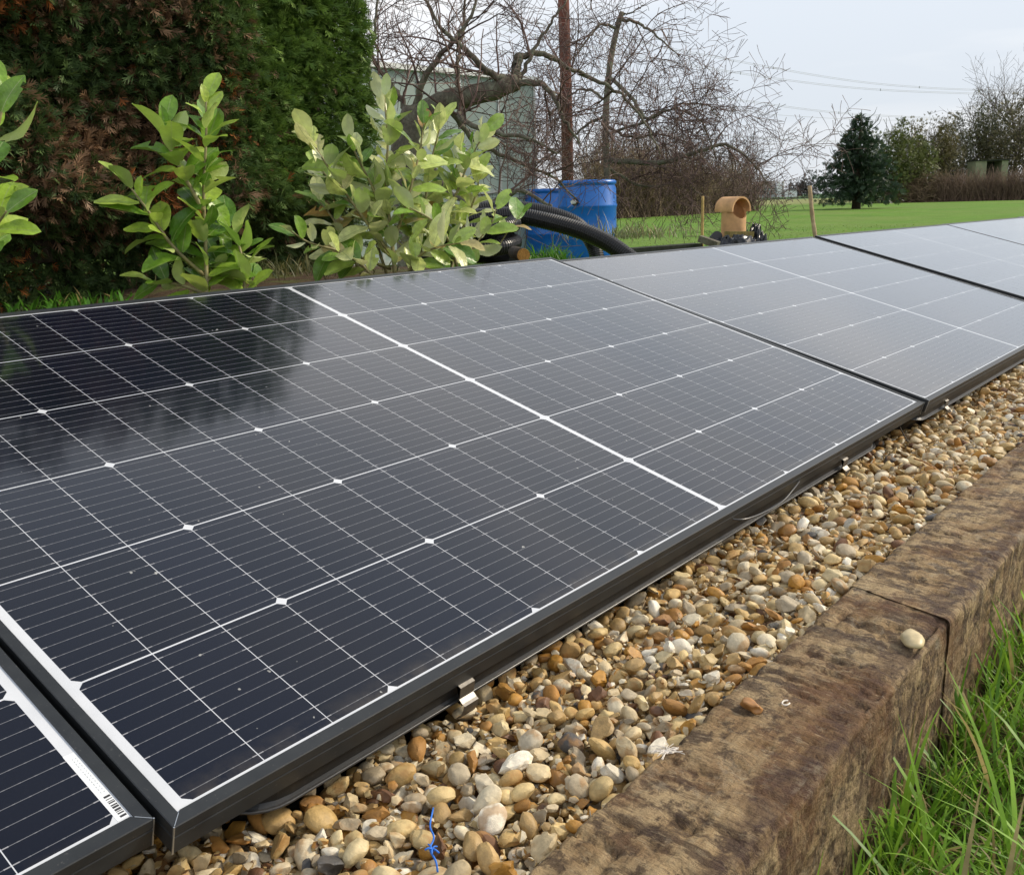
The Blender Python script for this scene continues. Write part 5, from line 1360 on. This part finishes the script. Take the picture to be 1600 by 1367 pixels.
# ------------------------------------------------------------------ far house and trees
hb = ground_at(1200, 270); hb[2] = CAM[2] - 0.9
def hp(u, v, z): return hb + rgt * u + fw * v + np.array([0, 0, z])
ho = empty('far_house', hb); tag(ho, 'far grey house with a slate roof and white gable across the field', 'house')
mb = MB(); Wd, Dp, Hh, Rh = 7.0, 6.0, 2.7, 4.6
Vh = [hp(-Wd / 2, 0, 0), hp(Wd / 2, 0, 0), hp(Wd / 2, Dp, 0), hp(-Wd / 2, Dp, 0), hp(-Wd / 2, 0, Hh), hp(Wd / 2, 0, Hh), hp(Wd / 2, Dp, Hh), hp(-Wd / 2, Dp, Hh)]
mb.add(Vh, [(0, 1, 5, 4), (1, 2, 6, 5), (2, 3, 7, 6), (3, 0, 4, 7)]); part_of(ho, 'wall', mb.mesh('wall', M_HWALL))
mb = MB(); mb.add([hp(-Wd / 2 - .3, -.3, Hh - .1), hp(Wd / 2 - 1.2, -.3, Hh - .1), hp(Wd / 2 - 1.2, Dp / 2, Rh), hp(-Wd / 2 + 1.2, Dp / 2, Rh), hp(Wd / 2 - 1.2, Dp + .3, Hh - .1), hp(-Wd / 2 - .3, Dp + .3, Hh - .1)], [(0, 1, 2, 3), (2, 4, 5, 3), (0, 3, 5)]); part_of(ho, 'roof', mb.mesh('roof', M_ROOFT))
mb = MB(); mb.add([hp(Wd / 2 - 1.25, -.35, 0), hp(Wd / 2 + .25, -.35, 0), hp(Wd / 2 + .25, -.35, Hh), hp(Wd / 2 - .5, -.35, Rh), hp(Wd / 2 - 1.25, -.35, Hh), hp(Wd / 2 - 1.25, Dp, 0), hp(Wd / 2 + .25, Dp, 0), hp(Wd / 2 + .25, Dp, Hh), hp(Wd / 2 - .5, Dp, Rh), hp(Wd / 2 - 1.25, Dp, Hh)],
       [(0, 1, 2, 3, 4), (9, 8, 7, 6, 5), (1, 6, 7, 2), (2, 7, 8, 3), (3, 8, 9, 4)]); part_of(ho, 'gable', mb.mesh('gable', M_WHITE))
mb = MB(); mb.beam(hp(Wd / 2 + .7, .5, 0), hp(Wd / 2 + .7, .5, Rh - .2), 0.6, 0.6, (1, 0, 0)); part_of(ho, 'chimney', mb.mesh('chimney', M_HWALL))
for u in (-2.4, -1.0, 0.6):
    mb = MB(); mb.beam(hp(u - .4, -.02, 1.4), hp(u + .4, -.02, 1.4), 0.06, 1.0); part_of(ho, 'window', mb.mesh('window', M_GLASS))
ext = hp(Wd / 2 + 2.8, 1, 0); eo = empty('white_outbuilding', ext); tag(eo, 'low white outbuilding right of the far house', 'outbuilding')
mb = MB(); mb.beam(ext + rgt * -1.7 + np.array([0, 0, .9]), ext + rgt * 1.7 + np.array([0, 0, .9]), 3, 1.8); part_of(eo, 'wall', mb.mesh('wall', M_WHITE))
mb = MB(); mb.beam(ext + rgt * -1.8 + np.array([0, 0, 2.0]), ext + rgt * 1.8 + np.array([0, 0, 2.0]), 3.2, 0.3); part_of(eo, 'roof', mb.mesh('roof', M_ROOFT))
for q, (px, d, w, h, tn, lb) in enumerate(((1246, 300, 7, 5.4, ((0.05, 0.042, 0.042), (0.13, 0.10, 0.09)), 'far brown tree just right of the white outbuilding'),
                                           (1272, 300, 8, 8.2, ((0.022, 0.03, 0.024), (0.06, 0.07, 0.05)), 'far dark round tree left of the fir'),
                                           (1292, 310, 7, 6.5, ((0.05, 0.045, 0.04), (0.11, 0.09, 0.075)), 'far brown tree half hidden by the fir'),
                                           (1175, 310, 6, 4.0, ((0.03, 0.034, 0.026), (0.08, 0.075, 0.055)), 'far dark bush left of the grey house'),
                                           (1258, 320, 7, 6.4, ((0.05, 0.045, 0.045), (0.12, 0.095, 0.09)), 'far reddish brown tree between the dark round tree and the outbuilding'))):
    bush(px, d, w, h, 500, tn, lb, 'tree', 'far_tree', size=0.9, seed=60 + q)

# ------------------------------------------------------------------ overhead power lines
def line(pts, d0, d1, label, twin=True):
    P = [at(x, y, d0 + (d1 - d0) * (x - pts[0][0]) / (pts[-1][0] - pts[0][0])) for x, y in pts]; C_ = spline(P, 40); T = empty('power_line', C_[0]); tag(T, label, 'power line', 'overhead power lines')
    for dz in ((0.0, 0.22) if twin else (0.0,)):
        part_of(T, 'wire', mesh_np('wire', *tube(C_ + np.array([0, 0, dz]), 0.025, 4), M_WIRE))
    if twin:
        for k in (9, 20, 31):
            c = C_[k]; mb = MB(); mb.beam(c - [0, 0, 0.1], c + [0, 0, 0.32], 0.12, 0.12, (1, 0, 0)); part_of(T, 'spacer', mb.mesh('spacer', M_WIRE))
line([(560, -22), (800, 30), (1060, 80), (1305, 124), (1440, 138), (1560, 143)], 120, 190, 'topmost power line of the set crossing the sky')
line([(560, 0), (800, 50), (1035, 96), (1240, 128), (1380, 142), (1560, 149)], 120, 190, 'second power line from the top crossing the sky')
line([(700, 60), (900, 112), (1080, 146), (1170, 160), (1315, 178), (1500, 188)], 125, 195, 'third power line from the top, passing above the fir tip')
line([(700, 95), (900, 140), (1150, 172), (1230, 181), (1370, 188), (1500, 187)], 125, 195, 'fourth power line, faintest one just below the third', False)
line([(800, 170), (1000, 196), (1120, 212), (1290, 222), (1420, 226)], 130, 190, 'fifth power line, crossing behind the upper half of the fir')
line([(800, 185), (1000, 207), (1130, 220), (1290, 228), (1420, 231)], 130, 190, 'lowest power line, crossing behind the middle of the fir', False)
